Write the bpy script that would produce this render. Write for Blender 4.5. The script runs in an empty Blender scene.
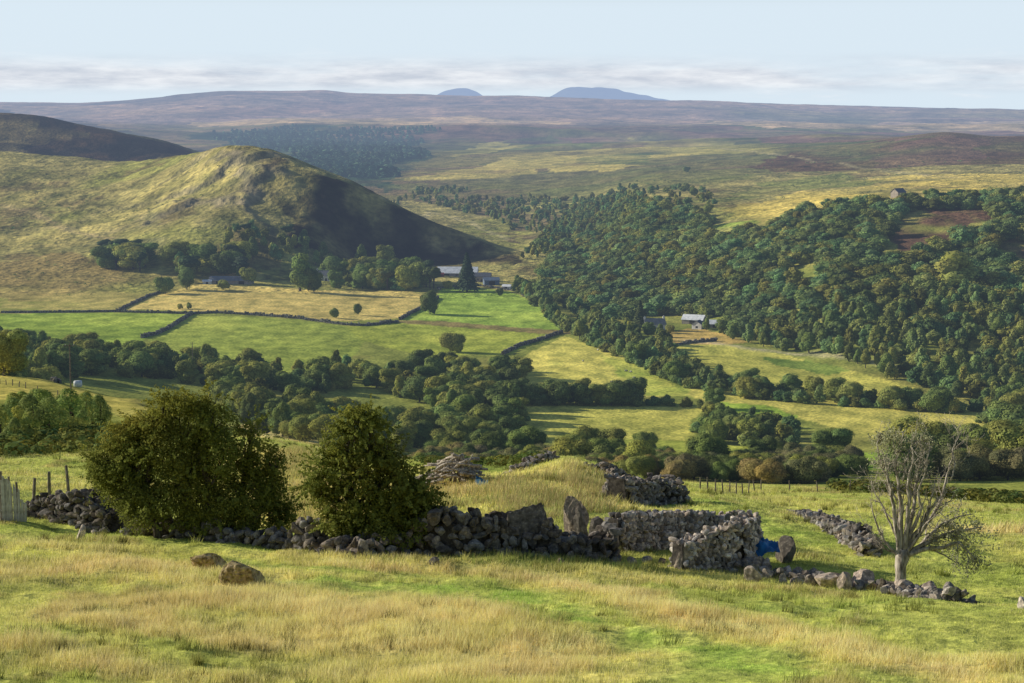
import bpy, math, random
import numpy as np
random.seed(7)
RNG = np.random.default_rng(11)
scene = bpy.context.scene
COL = scene.collection

# ------------------------------------------------------------------ camera
W_, H_ = 1024, 683
FPX = 1911.0
PITCH = math.atan((341.5 - 98.0) / FPX)
CP, SP = math.cos(PITCH), math.sin(PITCH)
cam_d = bpy.data.cameras.new('camera')
cam_d.sensor_width = 36.0
cam_d.lens = 36.0 * FPX / W_
cam_d.clip_start = 0.5
cam_d.clip_end = 80000
cam = bpy.data.objects.new('camera', cam_d)
COL.objects.link(cam)
cam.location = (0, 0, 0)
cam.rotation_euler = (math.pi / 2 - PITCH, 0, 0)
scene.camera = cam

def ray(px, py):
    """slopes (X/Y, Z/Y) of the sight line through a photo point"""
    a = (np.asarray(px, float) - 512) / FPX
    b = (341.5 - np.asarray(py, float)) / FPX
    yc = CP + b * SP
    return a / yc, (-SP + b * CP) / yc

# ------------------------------------------------------------------ noise
def _hash(ix, iy, seed):
    h = (ix.astype(np.int64) * 374761393 + iy.astype(np.int64) * 668265263 + seed * 1442695041) & 0xFFFFFFFF
    h = ((h ^ (h >> 13)) * 1274126177) & 0xFFFFFFFF
    return ((h ^ (h >> 16)) & 0xFFFFFF) / float(0xFFFFFF)

def vnoise(x, y, seed=0):
    x = np.asarray(x, float); y = np.asarray(y, float)
    ix = np.floor(x); iy = np.floor(y)
    fx = x - ix; fy = y - iy
    fx = fx * fx * (3 - 2 * fx); fy = fy * fy * (3 - 2 * fy)
    a = _hash(ix, iy, seed); b = _hash(ix + 1, iy, seed)
    c = _hash(ix, iy + 1, seed); d = _hash(ix + 1, iy + 1, seed)
    return (a * (1 - fx) + b * fx) * (1 - fy) + (c * (1 - fx) + d * fx) * fy

def fbm(x, y, size, octv=4, seed=0, gain=0.5):
    """about -1..1"""
    s = 0; a = 1; t = 0; f = 1.0 / size
    for k in range(octv):
        s = s + a * (vnoise(x * f + 17.3 * k, y * f - 9.1 * k, seed + k) * 2 - 1)
        t += a; a *= gain; f *= 2.03
    return s / t * 1.6

def sstep(a, b, v):
    t = np.clip((v - a) / (b - a), 0, 1)
    return t * t * (3 - 2 * t)

# ------------------------------------------------------------------ terrain
def pchip_slopes(x, y):
    h = np.diff(x, axis=0); d = np.diff(y, axis=0) / h
    m = np.zeros_like(y)
    w1 = 2 * h[1:] + h[:-1]; w2 = h[1:] + 2 * h[:-1]
    with np.errstate(divide='ignore', invalid='ignore'):
        hm = (w1 + w2) / (w1 / d[:-1] + w2 / d[1:])
    ok = (d[:-1] * d[1:]) > 0
    m[1:-1] = np.where(ok, hm, 0)
    m[0] = d[0]; m[-1] = d[-1]
    return m

def pchip(x, y, q):
    x = np.asarray(x, float); y = np.asarray(y, float); q = np.asarray(q, float)
    m = pchip_slopes(x, y)
    qq = np.clip(q, x[0], x[-1])
    i = np.clip(np.searchsorted(x, qq) - 1, 0, len(x) - 2)
    h = x[i + 1] - x[i]; t = (qq - x[i]) / h
    return ((1 + 2 * t) * (1 - t) ** 2 * y[i] + t * (1 - t) ** 2 * h * m[i]
            + t * t * (3 - 2 * t) * y[i + 1] + t * t * (t - 1) * h * m[i + 1])

Y0 = 80.0                                # the grid fans out from a point this far behind the camera
# feature lines of the land, near to far: (photo x, photo y, distance)
LINES = [
 [(-200,683,42),(512,683,42),(1224,683,42)],
 [(-200,602,58),(0,602,58),(500,602,58),(1024,615,56),(1224,618,56)],
 [(-200,495,90),(0,506,87),(60,520,84),(150,532,80),(300,548,77),(500,556,75),(680,568,74),(850,584,72),(1024,600,71),(1224,605,71)],
 [(-200,468,110),(0,472,108),(150,490,100),(300,503,98),(430,508,96),(520,512,92),(600,518,92),(700,512,98),(850,542,88),(1024,540,90),(1224,540,90)],
 [(-200,440,150),(0,444,148),(250,448,145),(350,470,135),(430,476,125),(500,472,122),(560,463,119),(600,472,120),(640,486,124),(700,489,150),(850,500,150),(1024,512,145),(1224,512,145)],
 [(-200,418,200),(0,424,200),(120,430,205),(250,436,215),(340,452,190),(430,462,165),(500,463,150),(560,459,140),(640,480,155),(700,484,178),(850,489,182),(1024,500,180),(1224,500,180)],
 [(-200,385,330),(0,393,320),(60,402,310),(130,412,300),(250,438,270),(340,470,260),(430,490,260),(560,498,260),(700,510,270),(1024,525,270),(1224,525,270)],
 [(-200,366,420),(0,374,410),(60,384,380),(130,399,360),(180,412,360),(260,436,400),(340,458,420),(500,480,420),(1024,482,420),(1224,482,420)],
 [(-200,395,530),(0,398,530),(130,408,530),(260,440,520),(500,466,520),(1024,468,520),(1224,466,520)],
 [(-200,380,650),(0,384,650),(260,420,640),(500,438,640),(1024,442,640),(1224,442,640)],
 [(-200,345,820),(0,348,820),(260,368,810),(500,384,790),(800,398,760),(1024,415,720),(1224,420,700)],
 [(-200,316,1010),(0,318,1010),(260,318,1020),(500,331,990),(650,337,960),(750,352,900),(850,382,820),(1024,405,765),(1224,408,760)],
 [(-200,296,1130),(0,298,1125),(120,293,1150),(230,282,1210),(300,276,1260),(380,266,1370),(450,266,1370),(520,274,1300),(580,300,1170),(650,314,1080),(750,336,960),(850,368,850),(1024,395,790),(1224,400,780)],
 [(-200,242,1380),(0,242,1380),(120,236,1370),(230,217,1370),(300,224,1370),(380,240,1400),(450,250,1415),(520,262,1375),(580,262,1360),(650,255,1270),(750,265,1130),(850,280,1020),(1024,290,980),(1224,290,980)],
 [(-200,150,1950),(0,155,1900),(60,160,1870),(100,163,1820),(150,162,1720),(180,157.5,1650),(208,153.5,1580),(235,151.5,1525),(268,155,1490),(300,163,1470),(340,178,1455),(372,193,1450),(405,210,1445),(440,226,1440),(470,237,1435),(522,254,1420),(580,236,1600),(650,208,1560),(750,212,1400),(850,201,1300),(1024,198,1250),(1224,198,1250)],
 [(-200,160,2250),(0,162,2250),(60,165,2250),(120,168,2250),(180,170,2150),(235,180,2000),(300,195,1850),(380,220,1680),(450,242,1600),(520,244,1600),(580,216,1850),(650,190,1900),(750,198,1700),(850,192,1650),(1024,187,1600),(1224,187,1600)],
 [(-200,108,2600),(-60,110,2600),(0,113,2600),(40,116,2600),(75,124,2560),(120,133,2540),(165,143,2540),(185,150,2560),(205,157,2600),(250,170,2750),(300,182,2700),(380,192,2500),(450,196,2350),(520,194,2350),(580,186,2400),(650,175,2400),(750,176,2200),(850,171,2200),(1024,165,2150),(1224,165,2150)],
 [(-200,150,3600),(0,152,3600),(230,164,3600),(300,162,3500),(380,165,3400),(520,164,3200),(650,157,3200),(750,152,3100),(850,145,3050),(900,138,3000),(945,132.5,3000),(1000,137,2950),(1060,136,2950),(1224,130,2950)],
 [(-200,130,5000),(230,137,5000),(380,141,4800),(520,142,4600),(650,141,4600),(750,138,4500),(850,136,4000),(940,141,3700),(1024,141,3600),(1224,141,3600)],
 [(-200,122,6500),(0,124,6500),(200,128,6500),(300,124.5,6200),(440,126.5,6200),(520,127,6200),(700,128,6200),(850,130,6200),(1024,131,6000),(1224,131,6000)],
 [(-200,119,8000),(512,118,8000),(1224,120,8000)],
 [(-300,96,10500),(-100,101,10500),(0,103,10500),(75,104,10500),(150,98,10500),(200,92.5,10500),(235,90,10500),(320,90,10500),(352,93.5,10500),(400,94.5,10500),(470,96.5,10500),(560,97.5,10500),(640,100.5,10500),(690,101.5,10500),(800,105,10500),(900,107,10500),(1024,110,10500),(1224,112,10500)],
]
NS = 721
SMAX = 0.40
S = np.linspace(-SMAX, SMAX, NS)
YR = np.concatenate([np.linspace(-75, 38, 50, endpoint=False), np.linspace(38, 185, 380, endpoint=False),
                     np.linspace(185, 600, 210, endpoint=False), np.linspace(600, 2400, 470, endpoint=False),
                     np.linspace(2400, 10900, 260, endpoint=False), np.linspace(10900, 30000, 25)])
NR = len(YR)

def build_heights():
    D = []; Z = []
    D.append(np.full(NS, -80.0)); Z.append(np.full(NS, 22.0))
    D.append(np.full(NS, 0.0)); Z.append(np.full(NS, -1.65))
    for ln in LINES:
        a = np.array(ln, float)
        u, v = ray(a[:, 0], a[:, 1])
        X = u * a[:, 2]; z = v * a[:, 2]; s = X / (a[:, 2] + Y0)
        o = np.argsort(s)
        D.append(pchip(s[o], a[o, 2], S)); Z.append(pchip(s[o], z[o], S))
    D.append(np.full(NS, 14500.0)); Z.append(np.full(NS, -230.0))
    D.append(np.full(NS, 31000.0)); Z.append(np.full(NS, -260.0))
    D = np.array(D); Z = np.array(Z)
    for k in range(1, len(D)):
        D[k] = np.maximum(D[k], D[k - 1] + 3)
    G = np.empty((NR, NS))
    M = pchip_slopes(D, Z)
    for j in range(NS):
        x = D[:, j]; y = Z[:, j]; m = M[:, j]
        i = np.clip(np.searchsorted(x, YR) - 1, 0, len(x) - 2)
        h = x[i + 1] - x[i]; t = (YR - x[i]) / h
        G[:, j] = ((1 + 2 * t) * (1 - t) ** 2 * y[i] + t * (1 - t) ** 2 * h * m[i]
                   + t * t * (3 - 2 * t) * y[i + 1] + t * t * (t - 1) * h * m[i + 1])
    return G
G = build_heights()
# soften the rows a little so that feature lines do not read as creases
for _ in range(2):
    G[1:-1] = 0.25 * G[:-2] + 0.5 * G[1:-1] + 0.25 * G[2:]
SG, YG = np.meshgrid(S, YR)
XG = SG * (YG + Y0)

def hgt(x, y):
    x = np.asarray(x, float); y = np.asarray(y, float)
    s = np.clip(x / (y + Y0), -SMAX, SMAX - 1e-9)
    fj = (s + SMAX) / (2 * SMAX) * (NS - 1)
    j = np.clip(fj.astype(int), 0, NS - 2); tj = fj - j
    i = np.clip(np.searchsorted(YR, y) - 1, 0, NR - 2)
    ti = np.clip((y - YR[i]) / (YR[i + 1] - YR[i]), 0, 1)
    return ((G[i, j] * (1 - tj) + G[i, j + 1] * tj) * (1 - ti)
            + (G[i + 1, j] * (1 - tj) + G[i + 1, j + 1] * tj) * ti)

MARCH = np.concatenate([np.arange(30, 260, 0.5), np.arange(260, 3200, 3.0), np.arange(3200, 12000, 20.0)])
def ground_at(px, py, ymin=0):
    """where the sight line through a photo point meets the land (beyond ymin)"""
    u, v = ray(px, py)
    d = v * MARCH - hgt(u * MARCH, MARCH)
    d[MARCH < ymin] = 1.0
    k = np.argmax(d < 0) if (d < 0).any() else len(MARCH) - 1
    if k > 0 and d[k] < 0:
        t = d[k - 1] / (d[k - 1] - d[k])
        y = MARCH[k - 1] + t * (MARCH[k] - MARCH[k - 1])
    else:
        y = MARCH[k]
    return (float(u * y), float(y))

def P(pts, ymin=0):
    return np.array([ground_at(a, b, ymin) for a, b in pts])

# natural roughness of the land
def relief(x, y):
    near = sstep(230, 60, y)
    z = near * (0.16 * fbm(x, y, 6.0, 3, 1) + 0.10 * fbm(x, y, 1.6, 3, 2) + 0.05 * fbm(x, y, 0.5, 2, 3))
    mid = sstep(150, 300, y) * sstep(1150, 900, y)
    z = z + mid * 0.35 * fbm(x, y, 30, 3, 4)
    up = sstep(1080, 1350, y)
    z = z + up * sstep(3800, 2600, y) * (3.2 * fbm(x, y, 120, 6, 5, 0.58) + 2.4 * np.abs(fbm(x + y * .4, y, 55, 4, 8, .55)) * sstep(1250, 1450, y) * sstep(-40, -160, x))
    z = z + sstep(3000, 4500, y) * (19 * fbm(x * .8, y, 620, 6, 6, 0.6))* sstep(12000, 9000, y)
    return z
# rock steps on the knoll
def crag(x, y):
    k = P([(268, 172)])[0]
    w = np.exp(-(((x - k[0] + 30) / 75) ** 2 + ((y - k[1]) / 130) ** 2))
    n = fbm(x * 0.6 + y * 0.5, y * 0.9 - x * 0.5, 60, 4, 21)
    return w * 4.0 * sstep(-0.08, 0.08, n) , w * np.exp(-(n / 0.13) ** 2)
cr, _ = crag(XG, YG)
G = G + relief(XG, YG) + cr
# a worn hollow behind the ruin walls and a mound by the wood pile come from the feature lines above

# ------------------------------------------------------------------ land cover
def inside(poly, x, y):
    c = np.zeros(x.shape, bool)
    n = len(poly); j = n - 1
    for i in range(n):
        xi, yi = poly[i]; xj, yj = poly[j]
        c ^= ((yi > y) != (yj > y)) & (x < (xj - xi) * (y - yi) / (yj - yi + 1e-12) + xi)
        j = i
    return c

def dist_line(pl, x, y):
    best = np.full(x.shape, 1e9)
    for (x0, y0), (x1, y1) in zip(pl[:-1], pl[1:]):
        dx, dy = x1 - x0, y1 - y0
        t = np.clip(((x - x0) * dx + (y - y0) * dy) / (dx * dx + dy * dy + 1e-9), 0, 1)
        best = np.minimum(best, np.hypot(x - x0 - t * dx, y - y0 - t * dy))
    return best
GREEN = (0.22, 0.31, 0.06); YGREEN = (0.34, 0.36, 0.085); STRAW = (0.48, 0.40, 0.18)
OLIVE = (0.22, 0.215, 0.065)
# (photo outline, colour, edge waver in metres, strength)
AREAS = [
 # far ridge and plains
 ([(-60,112),(200,108),(345,103),(345,112),(180,122),(-60,122)], (0.22,0.14,0.13), 150, .8),
 ([(352,96),(680,103),(690,117),(450,116),(340,112)], (0.20,0.135,0.12), 150, .8),
 ([(690,113),(900,113),(905,124),(800,129),(700,126)], (0.10,0.12,0.075), 150, .8),
 ([(680,104),(1040,111),(1040,118),(690,112)], (0.22,0.19,0.10), 150, .7),
 ([(180,122),(300,117.5),(400,118),(560,121.5),(470,125.5),(440,125.5),(290,123.5),(200,127)], (0.44,0.32,0.20), 60, 1),
 ([(700,123),(1060,119),(1060,131),(900,132),(760,128.5)], (0.40,0.30,0.21), 60, 1),
 # heather belt
 ([(330,127),(560,124),(800,130),(1040,133),(1040,147),(860,143),(700,136),(560,141),(400,145),(330,140)], (0.16,0.095,0.09), 60, .9),
 # plantation slopes
 ([(190,134),(290,125.5),(440,127),(445,131),(400,137),(430,141),(405,150),(436,157),(380,165),(405,178),(385,192),(330,180),(250,152)], (0.03,0.06,0.035), 40, 1),
 ([(300,150),(390,147),(395,172),(330,170)], (0.03,0.05,0.04), 40, .8),
 # moor, middle
 ([(400,185),(560,160),(760,150),(760,175),(690,190),(560,200),(480,205)], (0.11,0.13,0.05), 50, .7),
 ([(410,181),(470,166),(530,156),(600,149),(700,147),(720,152),(650,160),(600,171),(520,173),(470,178)], (0.42,0.36,0.12), 40, .8),
 ([(430,152),(500,139),(520,146),(455,158)], (0.40,0.36,0.12), 40, .8),
 ([(620,137),(720,139),(800,146),(760,156),(660,152)], (0.33,0.31,0.10), 40, .6),
 ([(570,157),(650,153),(640,164),(575,167)], (0.08,0.12,0.04), 30, .8),
 ([(500,140),(560,137),(600,146),(540,151)], (0.09,0.13,0.05), 30, .7),
 # right hand moor
 ([(760,165),(800,150),(870,143),(940,133),(1060,136),(1060,176),(900,178),(800,172)], (0.085,0.055,0.036), 40, 1),
 ([(880,150),(945,136),(1000,140),(960,165),(900,168)], (0.13,0.08,0.07), 30, .7),
 ([(700,225),(745,205),(800,192),(870,181),(960,172),(1060,176),(1060,200),(900,205),(800,213),(760,228)], (0.46,0.38,0.12), 25, .95),
 ([(690,205),(760,183),(850,172),(880,182),(800,190),(740,203)], (0.15,0.18,0.06), 20, .8),
 ([(700,228),(770,218),(790,232),(720,245)], (0.20,0.28,0.06), 12, .9),
 # upper glen
 ([(330,182),(420,180),(560,200),(620,215),(560,250),(470,215),(400,196)], (0.15,0.12,0.075), 25, .9),
 ([(520,200),(580,205),(560,215),(510,212)], (0.28,0.29,0.10), 15, .7),
 # hill on the left, behind: heather, with the slope's shade painted into its colour
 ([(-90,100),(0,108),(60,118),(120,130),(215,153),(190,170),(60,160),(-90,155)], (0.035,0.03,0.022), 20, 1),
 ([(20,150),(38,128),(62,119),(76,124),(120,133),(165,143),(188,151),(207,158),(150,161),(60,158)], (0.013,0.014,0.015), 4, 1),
 ([(-60,116),(60,126),(100,134),(60,139),(-60,137)], (0.16,0.13,0.065), 20, .7),
 # knoll: heather, its colour darkened further to stand for the shaded side
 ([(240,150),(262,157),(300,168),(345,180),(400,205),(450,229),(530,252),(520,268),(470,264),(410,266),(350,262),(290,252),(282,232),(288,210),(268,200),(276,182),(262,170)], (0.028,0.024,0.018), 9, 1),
 ([(520,236),(560,245),(590,262),(545,262),(500,255)], (0.34,0.33,0.11), 8, .6),
 ([(380,262),(520,262),(528,285),(440,286),(400,283)], (0.32,0.30,0.12), 8, .7),
 # rough hillside, lower
 ([(0,262),(70,250),(160,262),(240,262),(250,285),(150,300),(0,300)], (0.22,0.17,0.08), 15, .8),
 ([(0,286),(120,292),(170,296),(125,311),(0,312)], (0.38,0.33,0.13), 6, .8),
 ([(130,309),(160,295),(205,283),(300,289),(412,291),(430,300),(408,318),(345,322),(250,314)], (0.46,0.38,0.15), 3, 1),
 # valley fields
 ([(-60,314),(60,313),(150,313),(190,314.5),(177,322),(157,334),(130,345),(60,345),(-60,340)], GREEN, 1, 1),
 ([(193,315),(250,317),(300,320),(345,326),(368,337),(350,362),(320,375),(250,372),(180,355),(148,340),(164,331)], (0.25, 0.31, 0.07), 1, 1),
 ([(440,287),(478,288),(512,292),(548,310),(572,327),(560,331),(500,326),(440,321),(398,320),(425,306),(438,297)], (0.235, 0.345, 0.07), 1, 1),
 ([(395,320),(440,321),(500,326),(575,331),(570,335),(520,333),(440,326),(395,323)], (0.20,0.17,0.08), 1.5, 1),
 ([(345,326),(400,323),(480,329),(562,335),(532,345),(506,356),(470,354),(440,360),(360,340)], (0.27,0.32,0.065), 1, 1),
 ([(566,336),(590,345),(640,360),(668,380),(690,396),(600,398),(530,396),(480,400),(490,375),(520,357)], (0.40,0.39,0.11), 1, 1),
 ([(600,352),(640,362),(690,396),(640,395),(610,375)], (0.27,0.36,0.07), 8, .8),
 ([(520,406),(710,406),(690,420),(700,450),(670,460),(560,445),(515,430)], (0.37,0.37,0.10), 1, 1),
 ([(560,436),(660,440),(700,443),(760,446),(800,452),(800,466),(640,456),(560,450)], (0.24,0.29,0.06), 3, .9),
 ([(675,345),(720,344),(790,356),(850,370),(912,388),(880,396),(780,388),(700,372),(670,362)], (0.38,0.38,0.10), 1, 1),
 ([(760,356),(810,360),(850,371),(820,374),(780,366)], (0.10,0.18,0.04), 2, .9),
 ([(690,375),(720,385),(800,398),(900,408),(985,415),(985,445),(900,446),(850,432),(800,418),(730,418),(690,395)], (0.40,0.38,0.11), 1, 1),
 ([(700,400),(760,405),(800,418),(730,418)], (0.20,0.32,0.05), 3, .9),
 ([(650,336),(690,328),(720,332),(750,343),(680,345)], (0.42,0.31,0.12), 2, .9),
 ([(860,452),(905,450),(905,470),(865,470)], (0.20,0.32,0.05), 2, 1),
 ([(900,203),(985,203),(1000,214),(960,232),(930,250),(905,248),(880,238)], (0.105,0.066,0.052), 6, 1),
 ([(990,236),(1060,233),(1060,258),(1005,258)], (0.11,0.07,0.055), 6, 1),
 # slope nearer on the left
 ([(-60,372),(0,374),(60,384),(130,399),(150,408),(140,420),(60,405),(-60,398)], (0.42,0.38,0.12), 2, 1),
 ([(240,424),(320,430),(330,441),(250,439)], (0.50,0.42,0.19), 2, 1),
 ([(-60,424),(60,426),(130,430),(330,440),(330,449),(110,452),(0,458),(-60,458)], (0.10,0.125,0.035), 2, 1),
 ([(400,455),(500,459),(545,463),(500,470),(420,466)], (0.12,0.17,0.04), 1.5, .9),
 ([(830,486),(1060,497),(1060,506),(960,500),(830,492)], (0.10,0.14,0.035), 1.5, .9),
]
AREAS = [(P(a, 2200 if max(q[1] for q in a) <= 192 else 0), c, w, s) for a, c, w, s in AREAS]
# pale and green strokes in the near grass: (polyline, half width m, colour, strength)
STROKES = [
 ([(-40,570),(60,572),(180,592),(330,606),(460,630),(560,660)], 4.2, (0.48,0.395,0.17), .95),
 ([(60,620),(260,632),(420,650),(560,672)], 2.6, (0.47,0.39,0.17), .75),
 ([(-30,655),(150,668),(420,676)], 2.2, (0.47,0.39,0.17), .65),
 ([(340,566),(480,578),(590,594),(690,618),(800,643),(900,662),(1030,684)], 1.6, (0.485,0.40,0.17), 1),
 ([(300,552),(420,560),(560,575),(680,585)], 1.2, STRAW, .5),
 ([(340,583),(440,592),(525,607),(620,628),(700,650),(780,676)], 1.5, (0.20,0.29,0.06), .9),
 ([(190,575),(300,585),(400,600)], 1.2, (0.23,0.29,0.075), .6),
 ([(20,545),(200,560),(340,575)], 1.6, YGREEN, .6),
 ([(230,560),(330,568),(400,575)], .9, (0.20,0.265,0.065), .7),
 ([(720,606),(830,612),(920,600),(1024,600)], .8, (0.17,0.23,0.055), .8),
 ([(840,520),(900,540),(960,560),(1024,570)], 3.0, (0.235,0.31,0.07), .6),
 ([(700,500),(760,520),(800,545)], 2.2, (0.22,0.30,0.065), .7),
 ([(430,490),(500,500),(560,500),(600,488)], 3.0, (0.46,0.36,0.13), .9),
 ([(560,470),(600,478),(640,486)], 4.0, (0.45,0.38,0.12), .6),
 ([(940,528),(1030,530)], 2.5, STRAW, .8),
 ([(820,512),(950,515),(1030,520)], 4.0, (0.36,0.36,0.10), .6),
 ([(285,455),(290,480),(288,520)], 3.5, (0.48,0.38,0.14), .85),
 ([(0,545),(40,540),(100,548)], 1.5, (0.44,0.38,0.17), .6),
 # glen tracks far off
 ([(700,200),(780,196),(870,178)], 3, (0.3,0.26,0.15), .5),
 ([(720,148),(800,158),(900,172),(960,178)], 5, (0.36,0.32,0.2), .7),
 ([(385,200),(430,212),(470,222),(510,240)], 4, (0.38,0.34,0.22), .7),
 ([(470,240),(520,250),(545,256),(580,262)], 5, (0.40,0.36,0.18), .7),
 ([(690,340),(760,350),(820,353),(880,364),(900,372)], 3, (0.42,0.38,0.3), .8),
 ([(0,205),(40,215),(70,232),(110,238)], 4, (0.40,0.31,0.2), .5),
 ([(0,372),(60,384),(130,399),(150,408)], 1.6, (0.12,0.12,0.06), .8),
]
STROKES = [(P(a), w, c, s) for a, w, c, s in STROKES]
AREAS_BOX = [(a.min(0) - 3 * w - 5, a.max(0) + 3 * w + 5) for a, c, w, s in AREAS]

def cover(x, y):
    x = np.asarray(x, float).ravel(); y = np.asarray(y, float).ravel()
    n = len(x); c = np.empty((n, 3))
    def fill(mask_w, col):
        w = mask_w[:, None]
        c[:] = c * (1 - w) + np.array(col) * w
    c[:] = (0.30, 0.33, 0.09)                                     # near grass
    near = y < 260
    n1 = fbm(x, y, 7, 4, 31); n2 = fbm(x, y, 22, 3, 32)
    fill(0.55 * sstep(0.05, 0.7, n1) * near, (0.40, 0.37, 0.12))
    fill(0.5 * sstep(0.1, 0.8, -n1) * near, (0.22, 0.28, 0.06))
    n3 = fbm(x, y * .6, 2.2, 3, 33)
    fill(0.55 * sstep(0.35, 0.8, n3) * near, (0.23, 0.18, 0.075))
    mid = sstep(200, 330, y)
    fill(mid, (0.19, 0.22, 0.06))
    fill(mid * 0.5 * sstep(-0.1, 0.6, fbm(x, y, 45, 3, 34)), (0.28, 0.25, 0.09))
    # left hillside and the moors
    up = sstep(1100, 1300, y)
    sl = x / (y + Y0)
    fill(up, (0.235, 0.215, 0.095))
    a = fbm(x, y * .7, 130, 5, 35, .6); b = fbm(x, y * .6, 60, 5, 36, .6)
    fill(up * .8 * sstep(-0.05, 0.5, a), (0.33, 0.295, 0.12))
    fill(up * .6 * sstep(0.1, 0.6, -a), (0.20, 0.225, 0.06))
    fill(up * .7 * sstep(0.3, 0.42, b), (0.15, 0.12, 0.065))
    fill(up * .6 * sstep(0.38, 0.5, fbm(x, y * .8, 22, 4, 39, .6)), (0.10, 0.11, 0.045))
    fill(up * .65 * sstep(0.25, 0.5, fbm(x, y, 8, 3, 57, .6)) * sstep(-.2, .3, fbm(x, y, 90, 3, 58)), (0.09, 0.085, 0.045))
    _, ck = crag(x, y)
    fill(np.clip(ck, 0, .8) * up, (0.16, 0.145, 0.12))
    far = sstep(2100, 2600, y)
    fill(far, (0.125, 0.12, 0.055))
    fa = fbm(x, y * .8, 420, 5, 37, .6)
    fill(far * .7 * sstep(0.15, 0.6, fa), (0.19, 0.17, 0.07))
    fill(far * .8 * sstep(0.2, 0.45, fbm(x * .6, y, 160, 5, 40, .65)), (0.065, 0.095, 0.042))
    fill(far * .6 * sstep(0.2, 0.5, fbm(x * .5, y, 230, 4, 45, .6)), (0.15, 0.10, 0.08))
    fill(far * .8 * sstep(0.1, 0.5, -fa), (0.085, 0.10, 0.045))
    vf = sstep(5800, 7500, y)
    fb = fbm(x * .35, y, 700, 5, 38, .6)
    fill(vf, (0.27, 0.19, 0.17))
    fill(vf * .8 * sstep(0.1, 0.5, fb), (0.32, 0.22, 0.17))
    fill(vf * .8 * sstep(0.1, 0.5, -fb), (0.10, 0.085, 0.085))
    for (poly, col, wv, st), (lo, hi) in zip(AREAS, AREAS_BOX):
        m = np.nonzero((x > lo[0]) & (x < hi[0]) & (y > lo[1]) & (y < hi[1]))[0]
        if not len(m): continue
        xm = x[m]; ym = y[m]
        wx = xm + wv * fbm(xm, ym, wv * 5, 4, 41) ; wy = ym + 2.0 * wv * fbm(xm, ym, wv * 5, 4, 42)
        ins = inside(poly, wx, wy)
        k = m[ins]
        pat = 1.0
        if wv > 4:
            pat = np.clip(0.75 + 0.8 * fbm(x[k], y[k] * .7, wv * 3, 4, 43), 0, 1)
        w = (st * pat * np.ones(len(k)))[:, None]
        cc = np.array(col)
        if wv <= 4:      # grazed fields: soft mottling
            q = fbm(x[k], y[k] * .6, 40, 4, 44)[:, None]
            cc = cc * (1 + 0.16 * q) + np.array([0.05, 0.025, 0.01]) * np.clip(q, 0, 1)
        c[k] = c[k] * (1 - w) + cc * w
    for pl, wd, col, st in STROKES:
        lo = pl.min(0) - wd * 4; hi = pl.max(0) + wd * 4
        m = np.nonzero((x > lo[0]) & (x < hi[0]) & (y > lo[1]) & (y < hi[1]))[0]
        if not len(m): continue
        xm = x[m]; ym = y[m]
        d = dist_line(pl, xm + wd * .9 * fbm(xm, ym, wd * 3, 3, 51), ym + wd * .9 * fbm(xm, ym, wd * 3, 3, 52))
        w = (st * np.exp(-(d / wd) ** 2) * np.clip(0.85 + 0.5 * fbm(xm, ym, wd * .8, 3, 53), 0, 1))[:, None]
        c[m] = c[m] * (1 - w) + np.array(col) * w
    # fine mottling everywhere
    g = 1 + 0.13 * fbm(x, y, 1.0, 2, 54) * sstep(300, 100, y) + 0.10 * fbm(x, y, 9, 3, 55)
    g = g + up * 0.22 * fbm(x, y, 14, 3, 56) * sstep(5000, 2500, y)
    g = g * (1 - .08 * sstep(230, 300, y))
    return np.clip(c * g[:, None] * np.stack([1.80 + 0 * y, 1.72 + 0 * y, 1.58 + .2 * near], 1), 0.005, 0.88)

# ------------------------------------------------------------------ mesh helper
def mesh_np(name, V, F, mats, colors=None, midx=None, smooth=False):
    me = bpy.data.meshes.new(name)
    V = np.ascontiguousarray(V, np.float32); F = np.ascontiguousarray(F, np.int32)
    nv = len(V); nf, k = F.shape
    me.vertices.add(nv); me.vertices.foreach_set('co', V.ravel())
    starts = np.arange(0, nf * k, k, dtype=np.int32); flat = F.ravel()
    if k == 4:                       # a quad whose last corner repeats is a triangle
        tri_ = F[:, 2] == F[:, 3]
        if tri_.any():
            cnt = np.where(tri_, 3, 4); starts = np.concatenate([[0], np.cumsum(cnt)[:-1]]).astype(np.int32)
            keep = np.ones(nf * 4, bool); keep[3::4] = ~tri_; flat = np.ascontiguousarray(flat[keep])
    me.loops.add(len(flat)); me.loops.foreach_set('vertex_index', flat)
    me.polygons.add(nf)
    me.polygons.foreach_set('loop_start', starts)
    if midx is not None:
        me.polygons.foreach_set('material_index', np.ascontiguousarray(midx, np.int32))
    if smooth:
        me.polygons.foreach_set('use_smooth', np.ones(nf, bool))
    else:
        me.polygons.foreach_set('use_smooth', np.zeros(nf, bool))
    for m in (mats if isinstance(mats, (list, tuple)) else [mats]):
        me.materials.append(m)
    if colors is not None:
        ca = me.color_attributes.new('tint', 'FLOAT_COLOR', 'POINT')
        cc = np.ones((nv, 4), np.float32); cc[:, :3] = colors
        ca.data.foreach_set('color', cc.ravel())
    me.update(calc_edges=True)
    return me

def link(name, me, loc=(0, 0, 0), parent=None):
    o = bpy.data.objects.new(name, me)
    COL.objects.link(o)
    o.location = loc
    if parent is not None: o.parent = parent
    return o

def tag(o, label=None, cat=None, group=None, kind=None):
    if label: o['label'] = label
    if cat: o['category'] = cat
    if group: o['group'] = group
    if kind: o['kind'] = kind
    return o

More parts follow.
